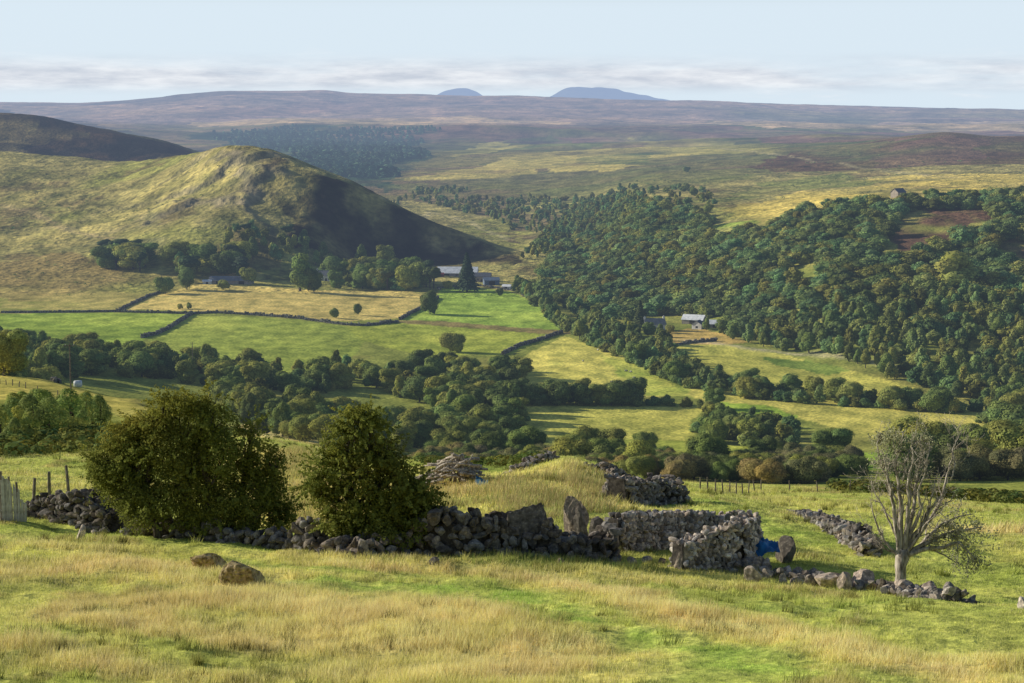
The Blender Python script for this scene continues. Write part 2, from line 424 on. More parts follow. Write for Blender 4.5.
# ------------------------------------------------------------------ materials
SUN_EL = math.radians(21.0)
SUN_AHEAD = math.radians(16.0)          # the sun stands to the left, a little beyond the viewer
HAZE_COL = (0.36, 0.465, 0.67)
def haze_group():  # distance haze painted on: surfaces blend towards a blue glow, no fog volume
    g = bpy.data.node_groups.new('painted_haze', 'ShaderNodeTree')
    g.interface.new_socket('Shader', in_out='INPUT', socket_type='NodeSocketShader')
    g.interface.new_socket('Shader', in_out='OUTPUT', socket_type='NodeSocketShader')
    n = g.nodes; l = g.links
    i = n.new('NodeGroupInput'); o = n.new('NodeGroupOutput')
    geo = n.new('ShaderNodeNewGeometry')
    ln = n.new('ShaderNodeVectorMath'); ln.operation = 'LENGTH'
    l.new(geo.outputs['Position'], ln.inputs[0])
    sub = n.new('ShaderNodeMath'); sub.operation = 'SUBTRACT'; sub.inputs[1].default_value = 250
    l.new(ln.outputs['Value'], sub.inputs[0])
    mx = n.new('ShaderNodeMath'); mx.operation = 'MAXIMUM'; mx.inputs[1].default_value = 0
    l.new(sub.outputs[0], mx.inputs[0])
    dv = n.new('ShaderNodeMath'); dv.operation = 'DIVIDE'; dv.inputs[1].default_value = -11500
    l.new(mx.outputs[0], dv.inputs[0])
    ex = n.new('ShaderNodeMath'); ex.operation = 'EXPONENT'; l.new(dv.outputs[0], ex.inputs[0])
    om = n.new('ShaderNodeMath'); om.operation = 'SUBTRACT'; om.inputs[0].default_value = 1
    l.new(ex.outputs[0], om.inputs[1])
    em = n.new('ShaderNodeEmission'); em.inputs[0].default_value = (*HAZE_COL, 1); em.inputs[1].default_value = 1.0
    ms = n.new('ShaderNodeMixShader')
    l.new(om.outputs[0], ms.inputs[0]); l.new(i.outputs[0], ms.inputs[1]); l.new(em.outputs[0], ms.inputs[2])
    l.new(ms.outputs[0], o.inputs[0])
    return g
HAZE = haze_group()

def new_mat(name):
    m = bpy.data.materials.new(name); m.use_nodes = True
    m.node_tree.nodes.clear()
    return m, m.node_tree.nodes, m.node_tree.links

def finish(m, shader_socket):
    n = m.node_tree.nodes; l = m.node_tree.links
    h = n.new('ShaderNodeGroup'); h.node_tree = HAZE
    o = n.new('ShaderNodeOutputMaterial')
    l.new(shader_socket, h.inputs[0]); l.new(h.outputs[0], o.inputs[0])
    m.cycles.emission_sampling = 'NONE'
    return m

def mix_mul(n, l, a, b, fac=1.0):
    mx = n.new('ShaderNodeMix'); mx.data_type = 'RGBA'; mx.blend_type = 'MULTIPLY'
    mx.inputs[0].default_value = fac
    l.new(a, mx.inputs[6]); l.new(b, mx.inputs[7])
    return mx.outputs[2]

def noise_ramp(n, l, scale, lo, hi, detail=4, coord='Object', stretch=None, p0=.35, p1=.65):
    tc = n.new('ShaderNodeTexCoord'); nz = n.new('ShaderNodeTexNoise')
    nz.inputs['Scale'].default_value = scale; nz.inputs['Detail'].default_value = detail
    src = tc.outputs[coord]
    if stretch:
        mp = n.new('ShaderNodeMapping'); mp.inputs['Scale'].default_value = stretch
        l.new(src, mp.inputs[0]); src = mp.outputs[0]
    l.new(src, nz.inputs['Vector'])
    cr_ = n.new('ShaderNodeValToRGB')
    cr_.color_ramp.elements[0].position = p0; cr_.color_ramp.elements[1].position = p1
    cr_.color_ramp.elements[0].color = (*lo, 1); cr_.color_ramp.elements[1].color = (*hi, 1)
    l.new(nz.outputs['Fac'], cr_.inputs[0])
    return cr_.outputs[0], nz.outputs['Fac']

def bump(n, l, fac, dist, strength=1.0):
    b = n.new('ShaderNodeBump'); b.inputs['Distance'].default_value = dist; b.inputs['Strength'].default_value = strength
    l.new(fac, b.inputs['Height'])
    return b.outputs[0]

def land_material(name, s1, s2, bd):
    m, n, l = new_mat(name)
    at = n.new('ShaderNodeVertexColor'); at.layer_name = 'tint'
    c1, f1 = noise_ramp(n, l, s1, (.62, .65, .66), (1.28, 1.24, 1.14), 8)
    c2, f2 = noise_ramp(n, l, s2, (.62, .66, .6), (1.25, 1.2, 1.1), 8, stretch=(1, .55, 1))
    c = mix_mul(n, l, at.outputs[0], c1); c = mix_mul(n, l, c, c2)
    d = n.new('ShaderNodeBsdfDiffuse'); l.new(c, d.inputs[0])
    ad = n.new('ShaderNodeMath'); ad.operation = 'ADD'; l.new(f1, ad.inputs[0]); l.new(f2, ad.inputs[1])
    l.new(bump(n, l, ad.outputs[0], bd), d.inputs['Normal'])
    return finish(m, d.outputs[0])

MAT_NEAR = land_material('near_grass', 3.0, 0.6, 0.10)
MAT_VALLEY = land_material('valley_pasture', 0.7, 0.11, 0.35)
MAT_HILL = land_material('hill_heath', 0.22, 0.05, 2.2)
MAT_FAR = land_material('far_moor', 0.012, 0.004, 14.0)

# ------------------------------------------------------------------ the land as one ground
V = np.stack([XG, YG, G], -1).reshape(-1, 3)
CV = cover(XG.ravel(), YG.ravel())
ii, jj = np.meshgrid(np.arange(NR - 1), np.arange(NS - 1), indexing='ij')
a0 = (ii * NS + jj).ravel()
F = np.stack([a0, a0 + 1, a0 + NS + 1, a0 + NS], -1)
yc = YG[:-1, :-1].ravel()
mi = np.where(yc < 190, 0, np.where(yc < 1150, 1, np.where(yc < 3900, 2, 3)))
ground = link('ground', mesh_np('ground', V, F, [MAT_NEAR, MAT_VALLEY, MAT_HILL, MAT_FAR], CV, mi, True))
tag(ground, kind='structure')

# two blue mountains beyond the ridge
def mountain(prof, D, name):
    pr = np.array(prof, float); n = 160; m = 40
    px = np.linspace(pr[0, 0] - 20, pr[-1, 0] + 20, n)
    u, v = ray(px, pchip(pr[:, 0], pr[:, 1], px))
    X = u * D; Z = v * D
    z0 = -350
    t = np.linspace(-1, 1, m)
    XX, TT = np.meshgrid(X, t)
    ZZ = z0 + (Z[None, :] - z0) * (1 - np.abs(TT) ** 1.6)
    YY = D + TT * 3200
    ZZ = ZZ + 60 * fbm(XX, YY, 900, 4, 71) * (1 - np.abs(TT)) * (np.abs(TT) > .02)
    V = np.stack([XX, YY, ZZ], -1).reshape(-1, 3)
    i, j = np.meshgrid(np.arange(m - 1), np.arange(n - 1), indexing='ij')
    a = (i * n + j).ravel()
    F = np.stack([a, a + 1, a + n + 1, a + n], -1)
    mm = np.tile((0.11, 0.12, 0.10), (len(V), 1)) * (1 + .3 * fbm(V[:, 0], V[:, 1], 500, 4, 72))[:, None]
    o = link(name, mesh_np(name, V, F, MAT_FAR, mm, None, True))
    tag(o, kind='structure')
mountain([(515,106),(545,98),(556,93),(567,89),(580,87.4),(592,87.2),(606,88.6),(620,91.2),(632,95),(650,99.5),(668,102.5),(695,107)], 26000, 'distant_hills')
mountain([(415,103),(436,96.5),(446,92.5),(458,90),(467,89),(475,90.5),(484,96),(500,104)], 27000, 'distant_hills')

# ------------------------------------------------------------------ sky and sun
sun_d = bpy.data.lights.new('sun', 'SUN'); sun_d.energy = 5.0; sun_d.angle = math.radians(0.53)
sun_d.color = (1.0, 0.93, 0.77)
sun = link('sun', sun_d)
from mathutils import Vector, Matrix
to_sun = Vector((-math.cos(SUN_AHEAD) * math.cos(SUN_EL), math.sin(SUN_AHEAD) * math.cos(SUN_EL), math.sin(SUN_EL)))
sun.rotation_euler = to_sun.to_track_quat('Z', 'Y').to_euler()
world = bpy.data.worlds.new('World'); scene.world = world; world.use_nodes = True
n = world.node_tree.nodes; l = world.node_tree.links; n.clear()
sky = n.new('ShaderNodeTexSky'); sky.sky_type = 'NISHITA'; sky.sun_disc = False
sky.sun_elevation = SUN_EL
sky.sun_rotation = math.atan2(to_sun.x, to_sun.y)
sky.altitude = 200; sky.air_density = 1.0; sky.dust_density = 1.0; sky.ozone_density = 1.5
tc = n.new('ShaderNodeTexCoord'); sp = n.new('ShaderNodeSeparateXYZ'); l.new(tc.outputs['Generated'], sp.inputs[0])
def mrange(src, a, b, c=0, d=1):
    r = n.new('ShaderNodeMapRange'); r.interpolation_type = 'SMOOTHSTEP'
    r.inputs[1].default_value = a; r.inputs[2].default_value = b; r.inputs[3].default_value = c; r.inputs[4].default_value = d
    l.new(src, r.inputs[0]); return r.outputs[0]
def mmul(a, b):
    q = n.new('ShaderNodeMath'); q.operation = 'MULTIPLY'; l.new(a, q.inputs[0]); l.new(b, q.inputs[1]); return q.outputs[0]
def cloudnoise(sc, detail, rough, off):
    mp = n.new('ShaderNodeMapping'); mp.inputs['Scale'].default_value = sc; mp.inputs['Location'].default_value = off
    l.new(tc.outputs['Generated'], mp.inputs[0])
    z = n.new('ShaderNodeTexNoise'); z.inputs['Scale'].default_value = 1; z.inputs['Detail'].default_value = detail
    z.inputs['Roughness'].default_value = rough; l.new(mp.outputs[0], z.inputs['Vector']); return z.outputs['Fac']
big = cloudnoise((7, 7, 62), 7, .55, (3.1, 0, .4))
fine = cloudnoise((26, 26, 170), 7, .6, (0, 2, 0))
# band between about a third of a degree and a degree and a half above the horizon
band = mmul(mrange(sp.outputs['Z'], 0.0005, 0.009), mrange(sp.outputs['Z'], 0.0245, 0.012))
dens = mmul(mrange(big, .26, .50, .25, 1.0), band)
wis = mmul(mrange(fine, .5, .7, 0, .5), mmul(mrange(sp.outputs['Z'], -.004, .004), mrange(sp.outputs['Z'], 0.03, 0.012)))
mxd = n.new('ShaderNodeMath'); mxd.operation = 'MAXIMUM'; l.new(dens, mxd.inputs[0]); l.new(wis, mxd.inputs[1])
veil = mmul(mrange(sp.outputs['Z'], .075, .045, 0, .95), mrange(sp.outputs['Z'], -.3, -.01))
bg1 = n.new('ShaderNodeBackground'); bg1.inputs[1].default_value = 0.095; l.new(sky.outputs[0], bg1.inputs[0])
bg2 = n.new('ShaderNodeBackground'); bg2.inputs[0].default_value = (0.72, 0.84, 0.94, 1); bg2.inputs[1].default_value = 1.0
bg3 = n.new('ShaderNodeBackground'); bg3.inputs[1].default_value = 1.0
cr3 = n.new('ShaderNodeValToRGB'); cr3.color_ramp.elements[0].color = (0.58, 0.635, 0.725, 1); cr3.color_ramp.elements[1].color = (0.86, 0.89, 0.93, 1)
cr3.color_ramp.elements[0].position = .38; cr3.color_ramp.elements[1].position = .66
l.new(fine, cr3.inputs[0]); l.new(cr3.outputs[0], bg3.inputs[0])
m1 = n.new('ShaderNodeMixShader'); l.new(veil, m1.inputs[0]); l.new(bg1.outputs[0], m1.inputs[1]); l.new(bg2.outputs[0], m1.inputs[2])
m2 = n.new('ShaderNodeMixShader'); l.new(mxd.outputs[0], m2.inputs[0]); l.new(m1.outputs[0], m2.inputs[1]); l.new(bg3.outputs[0], m2.inputs[2])
wo = n.new('ShaderNodeOutputWorld'); l.new(m2.outputs[0], wo.inputs[0])
scene.view_settings.view_transform = 'Standard'; scene.view_settings.look = 'None'
scene.view_settings.exposure = 0; scene.view_settings.gamma = 1
scene.render.film_transparent = False
cy = scene.cycles
cy.max_bounces = 5; cy.diffuse_bounces = 3; cy.glossy_bounces = 2; cy.transmission_bounces = 3; cy.transparent_max_bounces = 6
cy.use_denoising = True
cy.sample_clamp_indirect = 4
# ------------------------------------------------------------------ foliage and bark
def leaf_material(name, base, randomise=True, trans=.28, vals=(.6, 1.35)):
    m, n, l = new_mat(name)
    at = n.new('ShaderNodeVertexColor'); at.layer_name = 'tint'
    rgb = n.new('ShaderNodeRGB'); rgb.outputs[0].default_value = (*base, 1)
    c = mix_mul(n, l, at.outputs[0], rgb.outputs[0])
    if randomise:
        oi = n.new('ShaderNodeObjectInfo')
        cr_ = n.new('ShaderNodeValToRGB'); e = cr_.color_ramp
        e.elements[0].color = (vals[0], vals[0] * 1.03, vals[0] * 1.1, 1); e.elements[1].color = (vals[1] * 1.15, vals[1], vals[1] * .75, 1)
        x = e.elements.new(.45); x.color = (.86, .98, .85, 1)
        x = e.elements.new(.75); x.color = (1.2, 1.05, .85, 1)
        l.new(oi.outputs['Random'], cr_.inputs[0])
        c = mix_mul(n, l, c, cr_.outputs[0])
    d = n.new('ShaderNodeBsdfDiffuse'); t = n.new('ShaderNodeBsdfTranslucent')
    l.new(c, d.inputs[0]); l.new(c, t.inputs[0])
    mx = n.new('ShaderNodeMixShader'); mx.inputs[0].default_value = trans
    l.new(d.outputs[0], mx.inputs[1]); l.new(t.outputs[0], mx.inputs[2])
    return finish(m, mx.outputs[0])

def bark_material(name, lo, hi, sc=14):
    m, n, l = new_mat(name)
    c, f = noise_ramp(n, l, sc, lo, hi, 6, stretch=(1, 1, .3))
    d = n.new('ShaderNodeBsdfDiffuse'); l.new(c, d.inputs[0]); l.new(bump(n, l, f, .03), d.inputs['Normal'])
    return finish(m, d.outputs[0])

M_LEAF = leaf_material('broadleaf_foliage', (0.235, 0.285, 0.095), trans=.25)
M_LEAF_BR = leaf_material('bracken_willow_foliage', (0.29, 0.265, 0.13), vals=(.7, 1.1))
M_LEAF_CON = leaf_material('conifer_foliage', (0.085, 0.12, 0.065), vals=(.8, 1.2), trans=.1)
M_LEAF_WOOD = leaf_material('wood_foliage', (0.195, 0.245, 0.08), False, .25)
M_LEAF_NEAR = leaf_material('near_leaves', (0.20, 0.225, 0.055), False, .4)
M_LEAF_GREY = leaf_material('grey_leaves', (0.42, 0.42, 0.25), False, .35)
M_BARK = bark_material('bark', (0.05, 0.042, 0.035), (0.16, 0.14, 0.115))
M_BARK_PALE = bark_material('bleached_bark', (0.17, 0.145, 0.115), (0.56, 0.50, 0.42), 9)

def rand_dirs(n, rng):
    d = rng.normal(size=(n, 3)); return d / np.linalg.norm(d, axis=1)[:, None]

def leaf_quads(C, N, size, rng, jit=.8, aspect=1.0):
    """quads centred at C, facing roughly N"""
    n = len(C)
    Nn = N + jit * rng.normal(size=(n, 3)) * .6
    Nn /= np.linalg.norm(Nn, axis=1)[:, None] + 1e-9
    a = np.cross(Nn, rand_dirs(n, rng)); a /= np.linalg.norm(a, axis=1)[:, None] + 1e-9
    b = np.cross(Nn, a)
    s = (size * rng.uniform(.55, 1.3, n))[:, None]
    V = np.stack([C - a * s * .5 * aspect - b * s * .15, C - b * s * .5, C + a * s * .5 * aspect + b * s * .1, C + b * s * .5], 1)
    return V.reshape(-1, 3), np.arange(n * 4).reshape(n, 4)

def tube(path, radii, sides=6):
    path = np.array(path, float); n = len(path)
    t = np.gradient(path, axis=0); t /= np.linalg.norm(t, axis=1)[:, None] + 1e-9
    ref = np.array([0.13, 0.97, 0.21]) if abs(t[:, 2]).mean() > .6 else np.array([0.1, .2, 1.0])
    a = np.cross(t, ref); a /= np.linalg.norm(a, axis=1)[:, None] + 1e-9
    b = np.cross(t, a)
    ang = np.linspace(0, 2 * np.pi, sides, endpoint=False)
    r = np.array(radii, float)[:, None, None]
    V = path[:, None] + r * (np.cos(ang)[None, :, None] * a[:, None] + np.sin(ang)[None, :, None] * b[:, None])
    V = V.reshape(-1, 3)
    F = []
    for i in range(n - 1):
        for k in range(sides):
            k2 = (k + 1) % sides
            F.append((i * sides + k, i * sides + k2, (i + 1) * sides + k2, (i + 1) * sides + k))
    c = len(V); V = np.vstack([V, path[-1:], path[:1]])
    e = (n - 1) * sides
    for k in range(0, sides):
        k2 = (k + 1) % sides
        F.append((e + k, e + k2, c, c)); F.append((k2, k, c + 1, c + 1))
    return V, np.array(F)

class Parts:
    """collects quads into one mesh"""
    def __init__(s): s.V = []; s.F = []; s.C = []; s.M = []; s.n = 0
    def add(s, V, F, col=(1, 1, 1), m=0):
        V = np.asarray(V, float); F = np.asarray(F)
        s.V.append(V); s.F.append(F + s.n); s.n += len(V)
        c = np.asarray(col, float)
        s.C.append(np.broadcast_to(c, (len(V), 3)) if c.ndim == 1 else c)
        s.M.append(np.full(len(F), m))
    def arrays(s): return np.vstack(s.V), np.vstack(s.F), np.vstack(s.C), np.concatenate(s.M)
    def mesh(s, name, mats, smooth=False):
        V, F, C, M = s.arrays()
        me = mesh_np(name, V, F, mats, C, M, smooth)
        me.validate()
        return me

def crown_lobes(kind, rng):
    """unit-height crowns: lobes (centre, radii)"""
    L = []
    if kind == 'oak':
        w = rng.uniform(.46, .60)
        for _ in range(rng.integers(11, 15)):
            a = rng.uniform(0, 2 * np.pi); q = rng.uniform(.2, 1) ** .6
            z = rng.uniform(.16, .80)
            k = w * .72 * q * math.sqrt(max(.05, 1 - ((z - .5) / .46) ** 2))
            r = rng.uniform(.14, .23)
            L.append(((k * math.cos(a), k * math.sin(a), z), (r * 1.1, r * 1.1, r * .85)))
        L.append(((0, 0, .45), (w * .75, w * .75, .42)))
    elif kind == 'birch':
        w = rng.uniform(.18, .25)
        for _ in range(9):
            a = rng.uniform(0, 2 * np.pi); z = rng.uniform(.28, .92)
            k = w * (1 - z) * 1.1 + .02; r = .08 + w * .4 * (1 - abs(z - .45))
            L.append(((k * math.cos(a), k * math.sin(a), z), (r, r, r * 1.5)))
        L.append(((0, 0, .55), (w * .6, w * .6, .36)))
    elif kind == 'bush':
        w = rng.uniform(.55, .8)
        for _ in range(9):
            a = rng.uniform(0, 2 * np.pi); q = rng.uniform(.1, 1); z = rng.uniform(.25, .72)
            k = w * .7 * q; r = rng.uniform(.2, .32)
            L.append(((k * math.cos(a), k * math.sin(a), z * (1 - .3 * q)), (r, r, r * .9)))
        L.append(((0, 0, .4), (w * .7, w * .7, .38)))
    elif kind == 'pine':
        w = .3
        for _ in range(8):
            a = rng.uniform(0, 2 * np.pi); z = rng.uniform(.55, .9); k = w * rng.uniform(.2, .8); r = rng.uniform(.12, .18)
            L.append(((k * math.cos(a), k * math.sin(a), z), (r * 1.2, r * 1.2, r * .7)))
        L.append(((0, 0, .7), (.22, .22, .2)))
    return L

def tree_arrays(kind, h, nleaf, leaf, seed, trunk=True, jit=.52, core=None):
    rng = np.random.default_rng(seed); p = Parts()
    if kind == 'spruce':
        n = nleaf; z = rng.uniform(.06, 1, n) ** .85
        tier = .5 + .5 * np.abs(np.sin(z * 34))
        r = (1 - z) * .24 * (.75 + .35 * tier) + .008
        a = rng.uniform(0, 2 * np.pi, n); q = rng.uniform(.55, 1.05, n)
        C = np.stack([r * q * np.cos(a), r * q * np.sin(a), z - .04 * q], 1) * h
        N = np.stack([np.cos(a), np.sin(a), np.full(n, .9)], 1)
        V, F = leaf_quads(C, N, leaf, rng, .7)
        tint = rng.uniform(.7, 1.3, n)[:, None] * np.ones(3)
        p.add(V, F, np.repeat(tint, 4, 0), 0)
        if trunk:
            V, F = tube([(0, 0, -.4), (0, 0, h * .3), (0, 0, h * .96)], [h * .02, h * .014, h * .003], 5); p.add(V, F, (1, 1, 1), 1)
        return p.arrays()
    L = crown_lobes(kind, rng)
    area = np.array([r[0] * r[2] for c, r in L]); cnt = (nleaf * area / area.sum()).astype(int)
    for (c, r), k in zip(L, cnt):
        c = np.array(c); r = np.array(r)
        lob = rng.uniform(.84, 1.18) * np.array([rng.uniform(.94, 1.1), 1, rng.uniform(.85, 1.1)])
        if core is not None:                       # dense heart of the clump, tinted darker to paint inner shade
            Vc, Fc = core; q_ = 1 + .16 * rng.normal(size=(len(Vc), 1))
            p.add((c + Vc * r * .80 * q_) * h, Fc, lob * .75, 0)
        d = rand_dirs(k, rng); d[:, 2] = np.where(rng.random(k) < .6, np.abs(d[:, 2]), d[:, 2])
        q = rng.uniform(.78, 1.08, k)[:, None]
        C = c + d * r * q
        keep = np.ones(k, bool)
        for c2, r2 in L:
            if c2 is c: continue
            e = np.linalg.norm((C - np.array(c2)) / np.array(r2), axis=1)
            keep &= ~((e < .72))
        keep |= rng.random(k) < .05
        C = C[keep] * h; d = d[keep]
        if not len(C): continue
        V, F = leaf_quads(C, d / r, leaf, rng, jit)
        tint = rng.uniform(.78, 1.22, len(C))[:, None] * lob
        p.add(V, F, np.repeat(tint, 4, 0), 0)
    if trunk:
        bx, by = rng.normal(0, .02, 2) * h
        V, F = tube([(0, 0, -.6), (0, 0, .02 * h), (bx, by, .3 * h), (bx * 2, by * 2, .7 * h)],
                    [h * .038, h * .028, h * .02, h * .008], 6); p.add(V, F, (1, 1, 1), 1)
        for _ in range(4):
            c, r = L[rng.integers(0, len(L) - 1)]
            V, F = tube([(bx, by, .25 * h), (c[0] * h * .6, c[1] * h * .6, c[2] * h * .8), tuple(np.array(c) * h)],
                        [h * .015, h * .01, h * .004], 4); p.add(V, F, (1, 1, 1), 1)
    return p.arrays()

import bmesh
def ico(sub):
    bm = bmesh.new(); bmesh.ops.create_icosphere(bm, subdivisions=sub, radius=1)
    V = np.array([v.co[:] for v in bm.verts]); F = np.array([[v.index for v in f.verts] for f in bm.faces]); bm.free()
    return V, np.hstack([F, F[:, 2:3]])
M_LEAF_SAP = leaf_material('sapling_foliage', (0.28, 0.33, 0.11), vals=(.8, 1.15))
ICO_A = ico(1); ICO_B = ico(2)
PROTO = {}
def proto_meshes(kind, n, nleaf, leaf, mat, bark=None):
    out = []
    for k in range(n):
        V, F, C, M = tree_arrays(kind, 10.0, nleaf, leaf, 100 + k * 7 + sum(map(ord, kind)), core=(ICO_B if mat is not M_LEAF_SAP else None))
        sel = M == 0
        def sub(fsel, name, m):
            f = F[fsel]; u, inv = np.unique(f, return_inverse=True)
            me = mesh_np(name, V[u], inv.reshape(f.shape), m, C[u]); me.validate(); return me
        out.append((sub(sel, 'crown', mat), sub(~sel, 'trunk', bark or M_BARK)))
    return out
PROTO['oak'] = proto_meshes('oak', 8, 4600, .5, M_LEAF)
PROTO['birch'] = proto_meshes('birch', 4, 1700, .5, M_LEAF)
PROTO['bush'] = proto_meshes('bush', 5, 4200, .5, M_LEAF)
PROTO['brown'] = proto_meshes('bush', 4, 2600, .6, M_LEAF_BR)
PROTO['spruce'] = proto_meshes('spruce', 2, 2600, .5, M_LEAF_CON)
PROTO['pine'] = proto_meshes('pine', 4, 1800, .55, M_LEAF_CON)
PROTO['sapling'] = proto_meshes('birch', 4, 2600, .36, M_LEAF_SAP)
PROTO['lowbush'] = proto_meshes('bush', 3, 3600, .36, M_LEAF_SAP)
PROTO['round'] = PROTO['bush']
KINDNAME = {'round': 'broadleaf_tree', 'sapling': 'sapling', 'lowbush': 'bush', 'oak': 'broadleaf_tree', 'birch': 'birch_tree', 'bush': 'willow_bush', 'brown': 'willow_bush', 'spruce': 'spruce_tree', 'pine': 'pine_tree'}
CATNAME = {'round': 'tree', 'sapling': 'sapling', 'lowbush': 'bush', 'oak': 'tree', 'birch': 'tree', 'bush': 'bush', 'brown': 'bush', 'spruce': 'conifer', 'pine': 'pine tree'}

FINE = {'oak': proto_meshes('oak', 5, 8500, .34, M_LEAF), 'bush': proto_meshes('bush', 5, 8500, .34, M_LEAF), 'brown': proto_meshes('bush', 5, 8500, .34, M_LEAF_BR),
        'birch': proto_meshes('birch', 3, 5500, .32, M_LEAF)}
def plant(kind, x, y, h, label, group=None, rng=RNG, wide=1.0, parts=True, var=None):
    protos = FINE[kind] if (kind in FINE and math.hypot(x, y) < 620) else PROTO[kind]
    c, t = protos[rng.integers(0, len(protos)) if var is None else var % len(protos)]
    root = bpy.data.objects.new(KINDNAME[kind], None); COL.objects.link(root)
    root.location = (x, y, float(hgt(x, y)) - .1)
    root.rotation_euler = (0, 0, rng.uniform(0, 6.28))
    s = h / 10.0
    root.scale = (s * wide * rng.uniform(.92, 1.1), s * wide * rng.uniform(.92, 1.1), s)
    tag(root, label, CATNAME[kind], group)
    link('crown', c, parent=root); link('trunk', t, parent=root)
    return root

def scatter(poly, spacing, rng, jitter=.42):
    lo = poly.min(0); hi = poly.max(0)
    nx = max(1, int((hi[0] - lo[0]) / spacing)); ny = max(1, int((hi[1] - lo[1]) / spacing))
    gx, gy = np.meshgrid(np.arange(nx + 1), np.arange(ny + 1))
    x = lo[0] + (gx + .5 * (gy % 2)) * spacing + rng.uniform(-jitter, jitter, gx.shape) * spacing
    y = lo[1] + gy * spacing + rng.uniform(-jitter, jitter, gx.shape) * spacing
    x = x.ravel(); y = y.ravel()
    k = inside(poly, x, y)
    return x[k], y[k]

def pick(mix, rng):
    ks = list(mix); w = np.array([mix[k] for k in ks], float); return ks[rng.choice(len(ks), p=w / w.sum())]

LABELS = {
 'valley': {'oak': 'dark green round topped tree in the valley bottom wood below the near slope',
            'birch': 'slender loose crowned tree in the valley bottom wood below the near slope',
            'bush': 'low spreading grey green bush in the valley bottom wood below the near slope',
            'brown': 'low brownish bush in the valley bottom wood below the near slope'},
}
N_OBJ = {}
QUEUE = []
def belt(polypx, spacing, mix, h, labels, group, seed, wide=1.0, avoid=None, ymin=330):
    rng = np.random.default_rng(seed)
    poly = P(polypx, ymin)
    xs, ys = scatter(poly, spacing, rng)
    for x, y in zip(xs, ys):
        if avoid is not None and any(inside(a, np.array([x]), np.array([y]))[0] for a in avoid): continue
        if seed in (1, 2, 3) and fbm(x, y, 60, 2, 66) > .42: continue
        k = pick(mix, rng)
        hh = rng.uniform(*h) * (.62 if k in ('bush', 'brown') else 1)
        QUEUE.append((hh / math.hypot(x, y), k, x, y, hh, labels[k], group, wide))

def lab(place, sapling='sapling', lowbush='low bush', oak='dark green round topped tree', birch='slender loose crowned tree', bush='low spreading green bush', brown='low brownish bush', spruce='dark pointed conifer', pine='dark flat topped pine'):
    return {k: v + ' ' + place for k, v in dict(sapling=sapling, lowbush=lowbush, oak=oak, birch=birch, bush=bush, brown=brown, spruce=spruce, pine=pine).items()}

def hedge(linepx, step, width, rows, mix, h, labels, group, seed, wide=1.1, gap=.0):
    rng = np.random.default_rng(seed); pl = P(linepx, 330)
    for t in np.arange(0, length_(pl), step):
        for r in range(rows):
            if rng.random() < gap: continue
            c, d = along_(pl, t + rng.uniform(-.4, .4) * step); nr = np.array([-d[1], d[0]])
            q = c + nr * ((r - (rows - 1) / 2) * width / max(1, rows - 1) + rng.uniform(-.25, .25) * width / rows)
            k = pick(mix, rng); hh = rng.uniform(*h) * (.66 if k in ('bush', 'brown') else 1)
            QUEUE.append((hh / math.hypot(*q), k, q[0], q[1], hh, labels[k], group, wide))
def length_(pl): return np.linalg.norm(np.diff(pl, axis=0), axis=1).sum()
def along_(pl, t):
    d = np.linalg.norm(np.diff(pl, axis=0), axis=1); c = np.concatenate([[0], np.cumsum(d)])
    t = np.clip(t, 0, c[-1] - 1e-6); i = int(np.clip(np.searchsorted(c, t, 'right') - 1, 0, len(d) - 1))
    return pl[i] + (t - c[i]) / d[i] * (pl[i + 1] - pl[i]), (pl[i + 1] - pl[i]) / d[i]
hl = lab('in the hedge between the two pale middle fields')
hedge([(498,403),(540,404),(600,404),(650,405)], 5.0, 8, 2, {'oak': 3, 'bush': 2}, (8, 11.5), hl, 'trees in the hedge between the two pale middle fields', 4, 1.1)
hedge([(650,405),(680,406),(712,409)], 6.5, 5, 1, {'oak': 1, 'bush': 4}, (7, 9), hl, 'trees in the hedge between the two pale middle fields', 41, 1.1)
rl = lab('in the row along the valley stream')
hedge([(530,290),(550,302),(575,324),(612,346)], 8, 18, 2, {'oak': 4, 'bush': 3, 'birch': 1}, (7, 11), rl, 'trees in the row along the valley stream', 5, 1.1)
hedge([(612,346),(650,362),(690,382),(735,392),(800,400),(860,405),(915,409),(975,413)], 5.2, 16, 3, {'oak': 3, 'bush': 4}, (7, 10.5), rl, 'trees in the row along the valley stream', 51, 1.1, .12)
# wooded belt across the valley bottom, left part
belt([(-40,352),(0,350),(60,354),(150,362),(215,365),(300,378),(340,388),(345,400),(300,398),(270,405),(200,385),(140,378),(60,378),(-40,378)],
     9.2, {'oak': 5, 'bush': 2, 'birch': 1}, (8, 12), lab('in the wooded belt below the left green fields'), 'trees in the wooded belt below the left green fields', 1, 1.15)
belt([(190,385),(270,398),(330,395),(400,395),(480,390),(510,402),(528,425),(505,448),(430,448),(340,452),(262,436),(235,412)],
     9.2, {'oak': 5, 'bush': 3, 'birch': 1}, (8, 12), lab('in the valley wood behind the two big leafy trees'), 'trees in the valley wood behind the two big leafy trees', 2, 1.15)
# grove left of the round tree
belt([(322,372),(330,362),(400,362),(425,372),(455,362),(520,368),(528,378),(505,392),(440,396),(380,392),(340,382)],
     9.2, {'oak': 5, 'bush': 3}, (8, 11), lab('in the grove below the lone round field tree'), 'trees in the grove below the lone round field tree', 3, 1.15)
# hedge between two middle fields
if 0: belt([(500,398),(540,403),(620,404),(708,407),(710,411),(620,410),(500,408)],
     5.8, {'oak': 2, 'bush': 2}, (6, 9.5), lab('in the hedge between the two pale middle fields'), 'trees in the hedge between the two pale middle fields', 4, 1.1)
